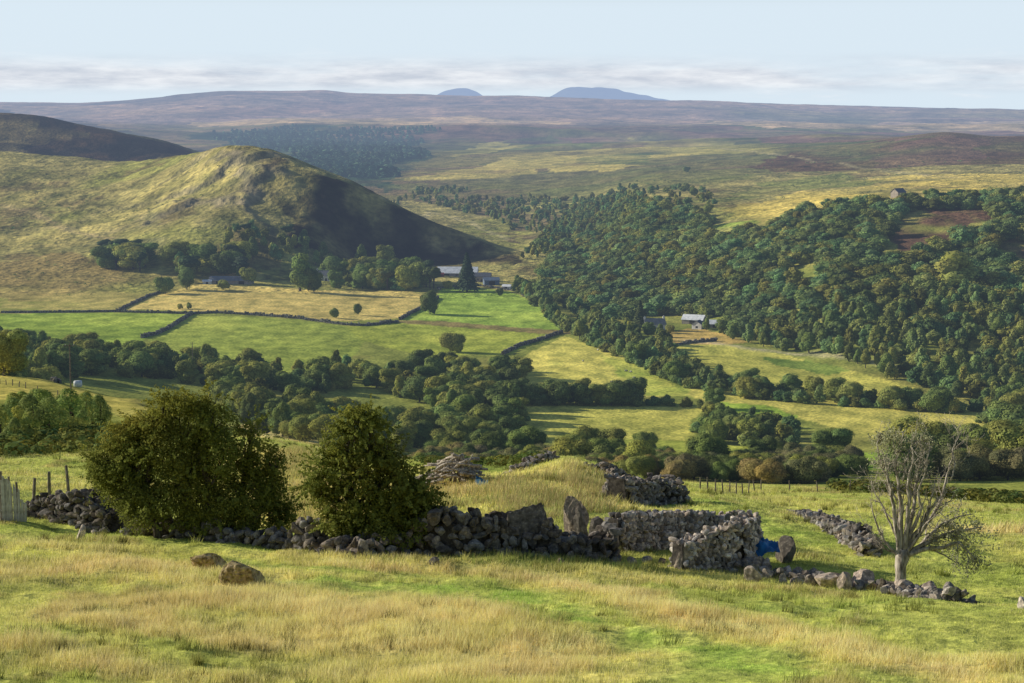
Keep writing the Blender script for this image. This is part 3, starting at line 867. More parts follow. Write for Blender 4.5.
# river trees
if 0: belt([(520,292),(548,296),(572,318),(620,344),(655,358),(690,376),(720,388),(780,395),(860,403),(960,408),(1040,412),(1040,424),(960,414),(860,411),(780,405),(715,400),(680,394),(655,378),(620,362),(575,337),(548,316)],
     7.4, {'oak': 4, 'bush': 3, 'birch': 1}, (6, 10.5), lab('in the row along the valley stream'), 'trees in the row along the valley stream', 5, 1.05)
belt([(590,330),(650,335),(680,352),(690,372),(655,360),(610,342)],
     10, {'oak': 3, 'bush': 4, 'birch': 1}, (6, 10), lab('in the thicket between stream and white farmhouse'), 'trees in the thicket between stream and white farmhouse', 6)
# clump in the pale field
belt([(690,428),(705,417),(760,420),(795,430),(800,446),(770,452),(700,444)],
     8.2, {'oak': 4, 'bush': 4, 'brown': 1}, (6.5, 9.5), lab('in the clump standing inside the right pale field'), 'trees in the clump inside the right pale field', 7, 1.1)
# willow scrub at the foot of the slope
belt([(440,452),(520,458),(600,462),(700,466),(790,462),(850,462),(858,476),(800,484),(640,480),(520,476),(400,470)],
     7.6, {'brown': 4, 'bush': 4, 'oak': 1}, (8, 12), lab('in the scrub just beyond the ruin field'), 'scrub just beyond the ruin field', 8, 1.1)
belt([(915,466),(960,455),(1000,445),(1045,440),(1045,480),(900,482)],
     8, {'brown': 5, 'bush': 2, 'oak': 2}, (10, 16), lab('in the thicket behind the bare tree at right'), 'thicket behind the bare tree at right', 9, 1.1)
belt([(985,404),(1045,400),(1045,428),(985,425)],
     10, {'brown': 3, 'oak': 3}, (7, 10), lab('at the right hand end of the pale field'), 'trees at the right hand end of the pale field', 10, 1.1)
# pale row by the upper stream
belt([(750,346),(800,352),(860,366),(900,382),(900,374),(860,358),(800,346),(760,340)],
     8, {'birch': 4, 'bush': 2}, (6, 9), lab('in the pale row at the foot of the hanging wood'), 'pale trees at the foot of the hanging wood', 11)

# hanging wood on the right: the nearest 300 one by one, the rest as one mass
rng = np.random.default_rng(12)
WOOD = P([(530,290),(548,262),(580,240),(620,225),(650,210),(690,216),(720,222),(765,234),(800,216),(850,206),(905,206),(950,201),(1060,199),(1060,404),(985,406),(905,388),(862,368),(800,354),(740,342),(700,332),(640,322),(600,318),(560,306)])
AV = [P(a) for a in ([(905,212),(985,210),(1000,222),(960,240),(925,258),(895,262),(870,268),(880,250)],
                      [(990,244),(1060,242),(1060,268),(1005,262)],
                      [(640,316),(730,318),(730,342),(640,340)], [(790,268),(820,262),(830,280),(800,290)], [(700,205),(760,210),(770,232),(715,238)])]
xs, ys = scatter(WOOD, 8.9, rng)
keep = np.ones(len(xs), bool)
for a in AV: keep &= ~inside(a, xs, ys)
keep &= rng.random(len(xs)) < (.96 - .25 * (fbm(xs, ys, 60, 3, 61) > .55))
xs = xs[keep]; ys = ys[keep]
o = np.argsort(ys); xs = xs[o]; ys = ys[o]
wl = lab('in the hanging wood covering the right hillside')
NW = 230
for x, y in zip(xs[:NW], ys[:NW]):
    k = pick({'oak': 9, 'birch': 1}, rng)
    hh = rng.uniform(8, 12.5)
    QUEUE.append((9 / math.hypot(x, y), k, x, y, hh, wl[k], 'lower trees of the hanging wood on the right hillside', 1.4))

def mass(name, xs, ys, hs, wide, kinds, mat, nleaf, leaf, rng, label=None, cat=None, huevar=.25, trunk=False):
    protos = [tree_arrays(k, 1.0, nleaf, leaf, 900 + i, trunk, core=(ICO_A if nleaf > 200 else None)) for k in kinds for i in range(4)]
    Vs = []; Fs = []; Cs = []; n = 0
    zs = hgt(xs, ys)
    for x, y, z, h in zip(xs, ys, zs, hs):
        V, F, C, M = protos[rng.integers(0, len(protos))]
        a = rng.uniform(0, 6.28); ca, sa = math.cos(a) * wide, math.sin(a) * wide
        VV = np.empty_like(V)
        VV[:, 0] = (V[:, 0] * ca - V[:, 1] * sa) * h + x; VV[:, 1] = (V[:, 0] * sa + V[:, 1] * ca) * h + y
        VV[:, 2] = V[:, 2] * h + z - .1 * h
        t = rng.uniform(.62, 1.42); hue = rng.uniform(-1, 1) * huevar
        Vs.append(VV); Fs.append(F + n); n += len(V)
        Cs.append(C * np.array([t * (1 + hue), t, t * (1 - hue * .8)]))
    ob = link(name, mesh_np(name, np.vstack(Vs), np.vstack(Fs), mat, np.vstack(Cs)))
    tag(ob, label, cat, None, 'stuff')
    return ob
mass('hillside_wood', xs[NW:], ys[NW:], rng.uniform(7, 12.5, len(xs) - NW), 1.42, ['oak', 'oak', 'oak'], M_LEAF_WOOD, 620, .075, rng,
     'dense mixed green wood covering the upper right hillside', 'wood', .3)
# scrub birch up the glen
rng = np.random.default_rng(13)
gx, gy = scatter(P([(345,192),(400,196),(470,214),(540,235),(520,262),(560,262),(600,232),(650,212),(720,205),(700,190),(640,186),(560,200),(480,190),(420,184)]), 17, rng)
kk = fbm(gx, gy, 110, 3, 62) > .0; gx = gx[kk]; gy = gy[kk]
mass('glen_scrub', gx, gy, rng.uniform(4.5, 8.5, len(gx)), 1.25, ['oak', 'birch'], M_LEAF_WOOD, 260, .11, rng, 'scattered dark scrub trees up the middle glen', 'scrub', .3)
gx, gy = scatter(P([(580,205),(600,200),(640,196),(650,205),(660,215),(600,232),(570,235),(550,250),(530,262),(540,240)]), 10, rng)
mass('glen_wood', gx, gy, rng.uniform(6, 10, len(gx)), 1.2, ['oak', 'birch'], M_LEAF_WOOD, 260, .11, rng, 'grey green wood at the head of the hanging wood', 'wood', .3)
# planted conifers far off
M_CONMASS = leaf_material('plantation_foliage', (0.09, 0.16, 0.085), False, .1)
for poly, sp in (([(205,134),(290,126),(440,127.5),(445,131),(400,137),(425,141),(405,150),(320,156),(250,150)], 27),
                 ([(290,158),(405,150),(436,156),(380,165),(405,178),(385,192),(330,180),(290,166)], 20)):
    gx, gy = scatter(P(poly, 2900), sp, rng)
    kk = fbm(gx, gy, 300, 3, 63) > -.75; gx = gx[kk]; gy = gy[kk]
    mass('plantation', gx, gy, rng.uniform(8, 13, len(gx)), 2.2, ['spruce'], M_CONMASS, 40, .35, rng, 'dark blue green conifer plantation on the far slopes', 'plantation', .1)

# ---- single trees and small groups in the farmland
def at(px, py): return ground_at(px, py)
def single(kind, px, py, hpx, label, wide=1.0, group=None, var=None):
    x, y = at(px, py)
    h = hpx * math.hypot(x, y) / FPX * 1.02
    return plant(kind, x, y, h, label, group, RNG, wide, var=var)
single('round', 450, 352, 26, 'lone round tree standing in the bright green field', .8, var=1)
single('round', 430, 314, 28, 'broad dark tree at the bend of the field wall above the bright field', .75, var=2)
single('round', 165, 294, 21, 'dark bush like tree at the top of the short field wall', 1.0, var=3)
single('oak', 187, 290, 26, 'upright dark tree just right of the one topping the field wall', .75, var=4)
single('bush', 335, 318, 12, 'small round bush on the straw field beside the long wall, left of two', .75)
single('bush', 357, 315, 14, 'small round bush on the straw field beside the long wall, right of two', .6)
single('bush', 180, 309, 7, 'tiny bush at the wall corner of the left green field, left of two', .8)
single('bush', 189, 309, 8, 'tiny bush at the wall corner of the left green field, right of two', .7)
single('birch', 300, 291, 38, 'tall pale green poplar like tree in front of the farmhouse', 1.25, var=1)
single('oak', 314, 292, 26, 'dark tree close against the pale green tall tree', .9)
single('spruce', 467, 292, 40, 'tall dark spruce in front of the long white roofed barn', 1.35, var=0)
single('oak', 249, 284, 18, 'small round tree beside the grey roofed shed', 1.0, var=0)
single('oak', 4, 376, 50, 'tall dark tree at the left edge above the track', 1.0, var=5)
single('birch', 950, 290, 36, 'large pale green tree standing out in the hanging wood', 2.1, var=2)
single('oak', 931, 203, 15, 'dark round tree beside the tiny stone hut on the moor', 1.1)
single('spruce', 640, 330, 30, 'dark narrow conifer left of the ruined white farmhouse', 1.3, var=1)
single('birch', 706, 330, 13, 'small pointed tree between the two white gabled barns', 1.2)
single('oak', 645, 455, 26, 'dark green round tree among brown scrub in the valley', 1.1, var=1)
single('oak', 694, 196, 9, 'dark lone tree on the moor edge above the hanging wood', 1.2)
single('oak', 708, 213, 10, 'small round tree at the top of the hanging wood notch', 1.2)
single('bush', 686, 172, 7, 'tiny dark bush far out on the moor', 1.0)
single('round', 670, 333, 11, 'small bush tree in front of the old pale stone farmhouse', .8)
single('oak', 648, 336, 15, 'rounded tree at the left front corner of the old pale stone farmhouse', 1.0)
single('oak', 724, 334, 16, 'dark round tree just right of the dark shed with pale roof', 1.0)
single('round', 500, 296, 10, 'small round tree in front of the blue grey farm shed', .8)
single('oak', 520, 292, 17, 'round tree at the right end of the spruce farm', 1.0)
single('round', 448, 289, 11, 'low round tree left of the tall spruce', .9)
single('oak', 223, 290, 12, 'small dark tree before the left end of the long low shed', 1.1)
single('oak', 336, 288, 17, 'dark tree before the right end of the white farmhouse', 1.0)
# pine clump and hillside trees on the left
rng = np.random.default_rng(14)
belt([(102,258),(128,256),(158,264),(150,272),(120,272),(100,266)], 7.5, {'pine': 4, 'oak': 2}, (12, 17), lab('in the dark clump on the left hillside'), 'dark clump of pines on the left hillside', 15, 1.5)
belt([(168,262),(205,255),(240,262),(245,280),(215,276),(180,282)], 12, {'pine': 2, 'oak': 3}, (10, 19), lab('on the slope above the grey roofed shed'), 'trees on the slope above the grey roofed shed', 16, 1.3)
belt([(225,232),(270,232),(330,256),(330,268),(270,264),(225,262)], 12, {'pine': 1, 'oak': 3, 'birch': 2}, (7, 14), lab('at the foot of the heather knoll'), 'trees at the foot of the heather knoll', 17, 1.2)
belt([(325,276),(380,280),(425,282),(440,290),(400,292),(340,286)], 9.5, {'oak': 4, 'pine': 1}, (13, 18), lab('in the dark row left of the white roofed barn'), 'dark trees left of the white roofed barn', 18, 1.0)
belt([(355,266),(400,268),(400,272),(360,272)], 20, {'birch': 1, 'oak': 1}, (14, 20), lab('rising behind the dark row by the barn'), 'tall trees rising behind the dark row by the barn', 19, 1.0)
# saplings on the near left slope
belt([(-10,440),(20,420),(60,418),(100,420),(105,432),(60,440),(0,446)], 3.6, {'sapling': 6, 'lowbush': 1}, (2.2, 4.2), lab('among the young growth on the near left slope', sapling='light green sapling', lowbush='low green bush'), 'saplings on the near left slope', 20, 1.25, ymin=0)
single('bush', 96, 412, 16, 'small dark rounded bush on the pale slope left of the big leafy tree', .6)
# the 290 that show largest of each kind stand one by one, the rest of each stretch is one mass
QUEUE.sort(key=lambda q: -q[0])
seen = {}; rest = {}
qr = np.random.default_rng(77)
for q in QUEUE:
    kn = KINDNAME[q[1]]; seen[kn] = seen.get(kn, 0) + 1
    if seen[kn] <= 275: plant(q[1], q[2], q[3], q[4], q[5], q[6], qr, q[7])
    else: rest.setdefault((kn, q[6]), []).append(q)
for (kn, g), qs in rest.items():
    a = np.array([(q[2], q[3], q[4]) for q in qs])
    sc_ = qs[0][0] * FPX
    mass('tree_belt' if kn != 'willow_bush' else 'bush_belt', a[:, 0], a[:, 1], a[:, 2], 1.15, ['oak', 'birch'] if kn != 'willow_bush' else ['bush'],
         M_LEAF_WOOD, 520, .075, qr, ('small round ' if kn != 'willow_bush' else 'low spreading bushes among the ') + g.replace('scrub just', 'bushes just'), 'wood' if kn != 'willow_bush' else 'scrub', .25)
# scattered gorse and juniper on the open slopes
rng = np.random.default_rng(29)
gx, gy = scatter(P([(-40,305),(-40,190),(60,190),(150,175),(235,160),(280,200),(290,250),(240,262),(160,290),(60,300)], 1100), 13, rng)
kk = (fbm(gx, gy, 60, 3, 64) + rng.normal(0, .25, len(gx))) > .42; gx = gx[kk]; gy = gy[kk]
mass('gorse', gx, gy, rng.uniform(.8, 2.3, len(gx)), 1.5, ['bush'], M_LEAF_WOOD, 60, .24, rng, 'scattered low dark bushes dotting the open left hillside', 'gorse', .2)
gx, gy = scatter(P([(600,200),(700,165),(850,150),(1040,150),(1040,190),(860,196),(760,205),(690,215)], 1500), 24, rng)
kk = (fbm(gx, gy, 120, 3, 65) + rng.normal(0, .25, len(gx))) > .5; gx = gx[kk]; gy = gy[kk]
mass('gorse', gx, gy, rng.uniform(1.2, 3.2, len(gx)), 1.5, ['bush'], M_LEAF_WOOD, 50, .26, rng, 'scattered low dark bushes dotting the moor above the hanging wood', 'gorse', .2)
# bracken and gorse bands: one mass each
rng = np.random.default_rng(21)
M_BRACK = leaf_material('bracken', (0.15, 0.17, 0.05), False, .25)
for poly, sp, hh, lb in (([(-20,428),(60,430),(130,434),(330,443),(335,449),(110,453),(0,458),(-20,458)], 1.5, (.7, 1.5), 'dark bracken band crossing the near left slope'),
                 ([(830,488),(1060,498),(1060,507),(960,500),(830,492)], 1.3, (.7, 1.4), 'green bracken strip along the far edge of the ruin field'),
                 ([(395,456),(500,460),(545,463),(520,469),(420,465)], 1.3, (.4, .9), 'rough green growth behind the wood pile')):
    gx, gy = scatter(P(poly), sp, rng)
    mass('bracken', gx, gy, rng.uniform(*hh, len(gx)), 1.3, ['bush'], M_BRACK, 90, .2, rng, lb, 'bracken', .25)
print('trees', seen, len(xs))
# ------------------------------------------------------------------ stone
def stone_material(name, lo, mid, hi, sc=5, b=.02):
    m, n, l = new_mat(name)
    at_ = n.new('ShaderNodeVertexColor'); at_.layer_name = 'tint'
    c, f = noise_ramp(n, l, sc, lo, hi, 8)
    lich, f2 = noise_ramp(n, l, sc * 2.3, (1, 1, 1), mid, 6, p0=.56, p1=.64)
    c = mix_mul(n, l, c, lich); c = mix_mul(n, l, c, at_.outputs[0])
    d = n.new('ShaderNodeBsdfDiffuse'); d.inputs['Roughness'].default_value = .6
    l.new(c, d.inputs[0]); l.new(bump(n, l, f, b), d.inputs['Normal'])
    return finish(m, d.outputs[0])
M_STONE = stone_material('lichened_stone', (0.17, 0.15, 0.135), (1.6, 1.6, 1.5), (0.42, 0.37, 0.325))
M_MOSS = stone_material('mossy_rock', (0.16, 0.125, 0.06), (1.1, 1.3, .6), (0.50, 0.40, 0.25), 7, .05)
M_DYKE = stone_material('field_dyke_stone', (0.15, 0.145, 0.13), (1.2, 1.25, 1.1), (0.30, 0.28, 0.25), 1.2, .1)

ICO1 = ico(2); ICO2 = ico(3); ICO3 = ico(4)
def tri(F): return F[:, :3]

def stone(rng, size, ic=ICO1, cube=.55):
    """an angular boulder: facets cut at random planes"""
    V, F = ic; V = V.copy()
    V = V / (np.abs(V).max(1)[:, None] ** cube)
    for _ in range(9 if ic is ICO1 else 15):
        d = rand_dirs(1, rng)[0]; o = rng.uniform(.5, .88)
        t = V @ d - o; k = t > 0
        V[k] -= t[k][:, None] * d * .95
    V *= 1.12 + (.05 if ic is ICO1 else .03) * rng.normal(size=(len(V), 1))
    a = rng.uniform(0, 6.28); c, s = math.cos(a), math.sin(a)
    V = V * np.array(size) * .5
    V = V @ np.array([[c, -s, 0], [s, c, 0], [0, 0, 1]]).T
    tl = rng.normal(0, .22, 2)
    V[:, 2] += V[:, 0] * tl[0] + V[:, 1] * tl[1]
    return V, tri(F)

def along(pl, t):
    """point and unit direction on a polyline at arc length t"""
    pl = np.asarray(pl, float); d = np.linalg.norm(np.diff(pl, axis=0), axis=1); c = np.concatenate([[0], np.cumsum(d)])
    t = np.clip(t, 0, c[-1] - 1e-6); i = int(np.clip(np.searchsorted(c, t, 'right') - 1, 0, len(d) - 1))
    f = (t - c[i]) / d[i]; return pl[i] + f * (pl[i + 1] - pl[i]), (pl[i + 1] - pl[i]) / d[i]
def length(pl): return np.linalg.norm(np.diff(np.asarray(pl, float), axis=0), axis=1).sum()

def stone_tint(rng):
    v = rng.uniform(.45, 1.4); w = rng.uniform(-1, 1)
    return np.array([v * (1 + .07 * w), v, v * (1 - .07 * w)])

def rubble_wall(name, pl, height, thick, size, label, seed, cat='stone wall', loose=0.15, mat=None, core=True, base=-.15, spill=0, group=None, ic=ICO1, shade=1.0, cube=.55, flat=1.0, ragged=.34):
    """pl: world line; height(f) along 0..1; stones laid in courses on both faces and the top"""
    rng = np.random.default_rng(seed); p = Parts(); Ln = length(pl)
    z = base
    top = max(height(f) for f in np.linspace(0, 1, 60))
    while z < top:
        ch = size * rng.uniform(.6, .95)
        for side in (-1, 0, 1):
            t = rng.uniform(0, size)
            while t < Ln:
                w = size * rng.choice([.55, .8, 1.1, 1.6, 2.1], p=[.25, .3, .25, .13, .07]) * rng.uniform(.85, 1.15)
                f = t / Ln; hh = height(f) * (1 + ragged * float(fbm(np.array(t), np.array(seed * 7.7), .9, 3, seed)))
                if z < hh - ch * .2 and not (side == 0 and z < hh - 2.2 * ch):
                    c, d = along(pl, t + w / 2); nrm = np.array([-d[1], d[0]])
                    bat = 1 - .25 * max(0, z) / max(top, .1)
                    off = side * thick * .5 * bat + rng.normal(0, loose * size * .5)
                    V, F = stone(rng, (w * 1.12, size * rng.uniform(.8, 1.4), ch * rng.uniform(1.0, 1.4) * flat), ic, cube)
                    a = math.atan2(d[1], d[0]) + rng.normal(0, .15); ca, sa = math.cos(a), math.sin(a)
                    V = V @ np.array([[ca, sa, 0], [-sa, ca, 0], [0, 0, 1]])
                    q = c + nrm * off
                    V = V + np.array([q[0], q[1], float(hgt(q[0], q[1])) + z + ch / 2 + rng.normal(0, loose * size * .3)])
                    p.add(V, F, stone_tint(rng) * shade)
                t += w
        z += ch * .92
    for _ in range(spill):
        t = rng.uniform(0, Ln); c, d = along(pl, t); nrm = np.array([-d[1], d[0]])
        q = c + nrm * rng.uniform(-1, 1) * thick * .95 ; s_ = size * rng.uniform(.6, 1.5)
        V, F = stone(rng, (s_ * 1.2, s_, s_ * .8), ic)
        p.add(V + np.array([q[0], q[1], float(hgt(q[0], q[1])) + s_ * .2]), F, stone_tint(rng))
    c0 = np.asarray(pl).mean(0); zo = float(hgt(c0[0], c0[1]))
    V, F, C, M = p.arrays()
    V = V - np.array([c0[0], c0[1], zo])
    if core:   # packed rubble inside, so no light shows through the courses
        B = Parts(); n = max(2, int(Ln / .5))
        tt = np.linspace(.05 * size, Ln - .05 * size, n); rows = []
        for t in tt:
            c, d = along(pl, t); nrm = np.array([-d[1], d[0]]); hh = max(.05, height(t / Ln) - size * .7); g = float(hgt(c[0], c[1]))
            for sgn, zz in ((-1, -.4), (1, -.4), (1, hh), (-1, hh)):
                q = c + nrm * sgn * thick * (.42 if zz < 0 else .28)
                rows.append((q[0] - c0[0], q[1] - c0[1], g + zz - zo))
        rows = np.array(rows); Fq = []
        for i in range(n - 1):
            for k in range(4):
                k2 = (k + 1) % 4; Fq.append((i * 4 + k, i * 4 + k2, i * 4 + 4 + k2, i * 4 + 4 + k))
        Fq.append((0, 1, 2, 3)); e = (n - 1) * 4; Fq.append((e, e + 3, e + 2, e + 1))
        Fq = np.array(Fq); T = np.vstack([Fq[:, [0, 1, 2]], Fq[:, [0, 2, 3]]])
        C = np.vstack([C, np.full((len(rows), 3), .35)]); F = np.vstack([F, T + len(V)]); V = np.vstack([V, rows])
    o = link(name, mesh_np(name, V, F, mat or M_STONE, C), (c0[0], c0[1], zo))
    return tag(o, label, cat, group)

def hprof(pts):
    a = np.array(pts, float)
    return lambda f: float(np.interp(f, a[:, 0], a[:, 1]))

def boulder(px, py, wpx, hpx, label, group=None, seed=0, mat=None, name='boulder', cat='boulder', depth=1.0, ic=ICO2, tint=None, sink=.15, cube=.35):
    rng = np.random.default_rng(seed + int(px * 7 + py))
    x, y = at(px, py); k = math.hypot(x, y) / FPX; w = wpx * k * 1.2; h = hpx * k * 1.25
    V, F = stone(rng, (w, w * depth, h * 1.2), ic, cube)
    o = link(name, mesh_np(name, V, F, mat or M_STONE, np.broadcast_to(stone_tint(rng) if tint is None else np.array(tint), (len(V), 3)), None, False),
             (x, y + w * .3, float(hgt(x, y + w * .3)) + h * (.5 - sink)))
    return tag(o, label, cat, group)

# ---- ruin walls (metres, read off the photo with the land under them)
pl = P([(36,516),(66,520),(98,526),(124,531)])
rubble_wall('rubble_heap', pl, hprof([(0,.35),(.1,.7),(.3,1.0),(.42,1.45),(.6,1.4),(.72,1.15),(.9,.9),(1,.3)]), 1.5, .34, 'dark tumbled stone heap at the wall end left of the big leafy tree', 1, 'stone heap', .5, spill=22, shade=.62)  # stones tinted darker, painting the shade of the side away from the sun
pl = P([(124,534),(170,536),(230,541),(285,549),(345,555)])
rubble_wall('stone_wall', pl, hprof([(0,.3),(.1,.5),(.3,.75),(.45,.35),(.6,.6),(.7,.4),(.78,1.2),(.84,1.1),(.88,.4),(1,.5)]), .9, .34, 'broken low stone wall standing under the big leafy tree', 2, spill=26, loose=.5, shade=.72)  # stone tint lowered to paint in the shade under the tree
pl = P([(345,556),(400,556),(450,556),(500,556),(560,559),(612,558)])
rubble_wall('stone_wall', pl, hprof([(0,.5),(.15,.7),(.3,1.25),(.42,1.7),(.52,1.35),(.6,1.5),(.68,.9),(.75,1.3),(.82,.8),(.9,1.0),(1,1.1)]), 1.2, .40, 'dark shaded middle stretch of ruin wall with large slabs leading to the standing stone', 3, spill=40, loose=.5, ic=ICO2, shade=.72)  # tree shadow partly painted: stones tinted darker along this stretch
def pts_at(lst): return P(lst)
pl = P([(613,552),(660,549),(700,548),(744,548)])
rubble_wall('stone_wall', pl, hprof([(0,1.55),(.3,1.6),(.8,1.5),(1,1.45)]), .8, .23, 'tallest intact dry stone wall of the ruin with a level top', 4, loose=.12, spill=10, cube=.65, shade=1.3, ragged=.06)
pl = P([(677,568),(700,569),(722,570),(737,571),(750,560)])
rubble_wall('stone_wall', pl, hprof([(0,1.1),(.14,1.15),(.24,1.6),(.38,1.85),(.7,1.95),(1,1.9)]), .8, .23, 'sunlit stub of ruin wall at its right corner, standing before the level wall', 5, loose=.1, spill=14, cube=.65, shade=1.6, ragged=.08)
pl = P([(735,571),(780,578),(815,583),(870,588),(905,592),(955,602)])
rubble_wall('stone_row', pl, hprof([(0,.4),(.1,.35),(.3,.3),(.5,.25),(.8,.22),(1,.2)]), .8, .34, 'low row of loose field stones running right from the ruin to the bare tree', 6, 'stone row', .6, core=True, spill=36, ic=ICO2)
pl = P([(796,512),(818,522),(835,531),(850,541),(870,556)])
rubble_wall('stone_row', pl, hprof([(0,.1),(.3,.2),(.6,.4),(.85,.65),(1,.45)]), .8, .36, 'broken line of stones coming down the green slope above the bare tree', 7, 'stone row', .6, core=True, spill=16, ic=ICO2)
pl = P([(616,501),(650,502),(686,502)])
rubble_wall('rubble_heap', pl, hprof([(0,1.5),(.2,1.2),(.5,1.55),(.8,1.35),(1,.6)]), 1.6, .3, 'grey broken wall heap on the slope above the level ruin wall', 8, 'stone heap', .5, spill=26)
pl = P([(582,467),(606,474),(622,484)])
rubble_wall('stone_row', pl, hprof([(0,.3),(.5,.5),(1,.9)]), .8, .3, 'short line of stones climbing from the grey heap to the grassy mound', 9, 'stone row', .6, core=True, spill=10)
pl = P([(512,474),(530,466),(552,461)])
rubble_wall('stone_row', pl, hprof([(0,.15),(.6,.25),(1,.5)]), .8, .3, 'faint line of half buried stones beside the wood pile', 10, 'stone row', .6, core=True, spill=8)
# slabs and standing stone
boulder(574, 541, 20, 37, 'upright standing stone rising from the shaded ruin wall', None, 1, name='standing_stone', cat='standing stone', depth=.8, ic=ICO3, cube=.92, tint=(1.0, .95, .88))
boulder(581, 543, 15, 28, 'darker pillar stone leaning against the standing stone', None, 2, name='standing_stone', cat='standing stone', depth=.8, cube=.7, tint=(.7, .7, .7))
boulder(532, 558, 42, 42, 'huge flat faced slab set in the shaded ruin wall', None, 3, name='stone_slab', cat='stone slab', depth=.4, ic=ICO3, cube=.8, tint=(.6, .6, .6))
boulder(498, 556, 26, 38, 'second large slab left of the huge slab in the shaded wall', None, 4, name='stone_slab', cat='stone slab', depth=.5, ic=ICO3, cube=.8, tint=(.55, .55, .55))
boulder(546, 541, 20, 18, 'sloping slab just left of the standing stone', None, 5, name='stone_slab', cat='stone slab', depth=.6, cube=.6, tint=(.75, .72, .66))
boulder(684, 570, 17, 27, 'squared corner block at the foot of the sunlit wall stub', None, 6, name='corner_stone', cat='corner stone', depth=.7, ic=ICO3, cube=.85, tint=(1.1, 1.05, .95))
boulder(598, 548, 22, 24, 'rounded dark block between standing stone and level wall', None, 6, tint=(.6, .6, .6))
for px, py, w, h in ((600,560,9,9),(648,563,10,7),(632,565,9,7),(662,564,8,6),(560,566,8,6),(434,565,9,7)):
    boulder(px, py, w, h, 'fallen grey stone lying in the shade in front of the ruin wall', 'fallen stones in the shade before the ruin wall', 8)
boulder(785, 563, 17, 21, 'round dark boulder right of the blue tarpaulin', None, 9, tint=(.6, .6, .58))
BR = 'boulders of the low row beside the bare tree'
for px, py, w, h in ((755,582,17,12),(768,580,9,10),(783,583,9,8),(797,586,12,10),(812,586,10,9),(800,578,9,9),(768,574,8,8),(789,577,8,8),(812,577,12,8),(921,594,10,8),(935,598,9,9)):
    boulder(px, py, w, h, 'middle sized grey stone lying in the low row between ruin and bare tree', BR, 10, tint=(1.25,1.2,1.12) if w % 2 else (.95,.92,.88))
boulder(828, 588, 22, 14, 'wide pale boulder in the low row, left one of three large ones', None, 11, tint=(1.45, 1.35, 1.25))
boulder(846, 590, 15, 13, 'pale boulder squeezed between two larger ones in the low row', None, 12, tint=(1.4, 1.3, 1.2))
boulder(864, 589, 22, 16, 'large smooth pale boulder in the low row just left of the bare tree', None, 13, tint=(1.35, 1.25, 1.18))
boulder(904, 594, 18, 14, 'pale boulder at the foot of the bare tree trunk', None, 14, tint=(1.4, 1.32, 1.25))
boulder(950, 601, 19, 14, 'dark round boulder ending the low row at right', None, 15, tint=(.8, .8, .8))
boulder(932, 595, 14, 11, 'pale leaning stone just left of the dark end boulder', None, 16, tint=(1.4, 1.3, 1.25))
boulder(1022, 609, 9, 9, 'single white stone in the grass at the right edge', None, 17, tint=(2.0, 2.0, 1.95))
boulder(206, 572, 38, 20, 'brown mossy rock hump in the near grass, left one of two', None, 31, M_MOSS, depth=.9, ic=ICO3, sink=.26, cube=0)
boulder(244, 588, 42, 27, 'brown mossy rock hump in the near grass, right larger one of two', None, 22, M_MOSS, depth=.9, ic=ICO3, sink=.26, cube=0)
boulder(81, 540, 9, 12, 'small pointed white stone in the near grass below the dark heap', None, 20, tint=(2.0, 1.95, 1.85))
boulder(684, 502, 13, 8, 'pale flat boulder at the right end of the grey slope heap', None, 21, tint=(1.6, 1.5, 1.4))
boulder(308, 437, 8, 4.5, 'small dark brown rock on the pale slope behind the two leafy trees', None, 24, M_MOSS, tint=(.6, .4, .3))

# ---- blue tarpaulin sheet over a sheep feeder frame beside the stub
def sheet(name, corners, sag, mat, label, cat, seed=0, nu=26, nv=14, wr=.05, hang=.3):
    c = np.array(corners, float); u, v = np.meshgrid(np.linspace(0, 1, nu), np.linspace(0, 1, nv))
    Pp = ((c[0] * (1 - u[..., None]) + c[1] * u[..., None]) * (1 - v[..., None]) + (c[3] * (1 - u[..., None]) + c[2] * u[..., None]) * v[..., None])
    Pp[..., 2] += -sag * 4 * u * (1 - u) * .6 + wr * fbm(u * 3 + seed, v * 2, .35, 3, seed) - hang * sstep(.75, 1, 1 - v) * (1 + .5 * fbm(u * 4, v, .4, 2, seed + 3))
    V = Pp.reshape(-1, 3); i, j = np.meshgrid(np.arange(nv - 1), np.arange(nu - 1), indexing='ij'); a = (i * nu + j).ravel()
    F = np.stack([a, a + 1, a + nu + 1, a + nu], -1)
    o0 = V.mean(0)
    me = mesh_np(name, V - o0, F, mat, np.ones((len(V), 3)), None, True)
    return tag(link(name, me, tuple(o0)), label, cat)
def plain(name, col, rough=.6, spec=.3, noise=None):
    m, n, l = new_mat(name)
    b = n.new('ShaderNodeBsdfPrincipled'); b.inputs['Roughness'].default_value = rough
    b.inputs['Specular IOR Level'].default_value = spec
    k = noise or 2.0
    c, f = noise_ramp(n, l, k, tuple(v * .78 for v in col), tuple(min(.9, v * 1.12) for v in col), 5)
    l.new(c, b.inputs[0])
    return finish(m, b.outputs[0])
M_TARP = plain('blue_tarpaulin', (0.015, 0.17, 0.42), .45, .4)
M_TARP2 = plain('faded_blue_sheet', (0.03, 0.09, 0.15), .9, .03)
def W(px, py, dz=0.0, dy=0.0):
    x, y = at(px, py); return np.array([x, y + dy, float(hgt(x, y + dy)) + dz])
sheet('tarpaulin', [W(742,567,.85,.3), W(781,569,.72,.3), W(781,569,1.0,1.9), W(744,567,1.3,1.9)], .12, M_TARP, 'bright blue tarpaulin sagging between the wall stub and a dark boulder', 'tarpaulin', 4, wr=.16, hang=.12)

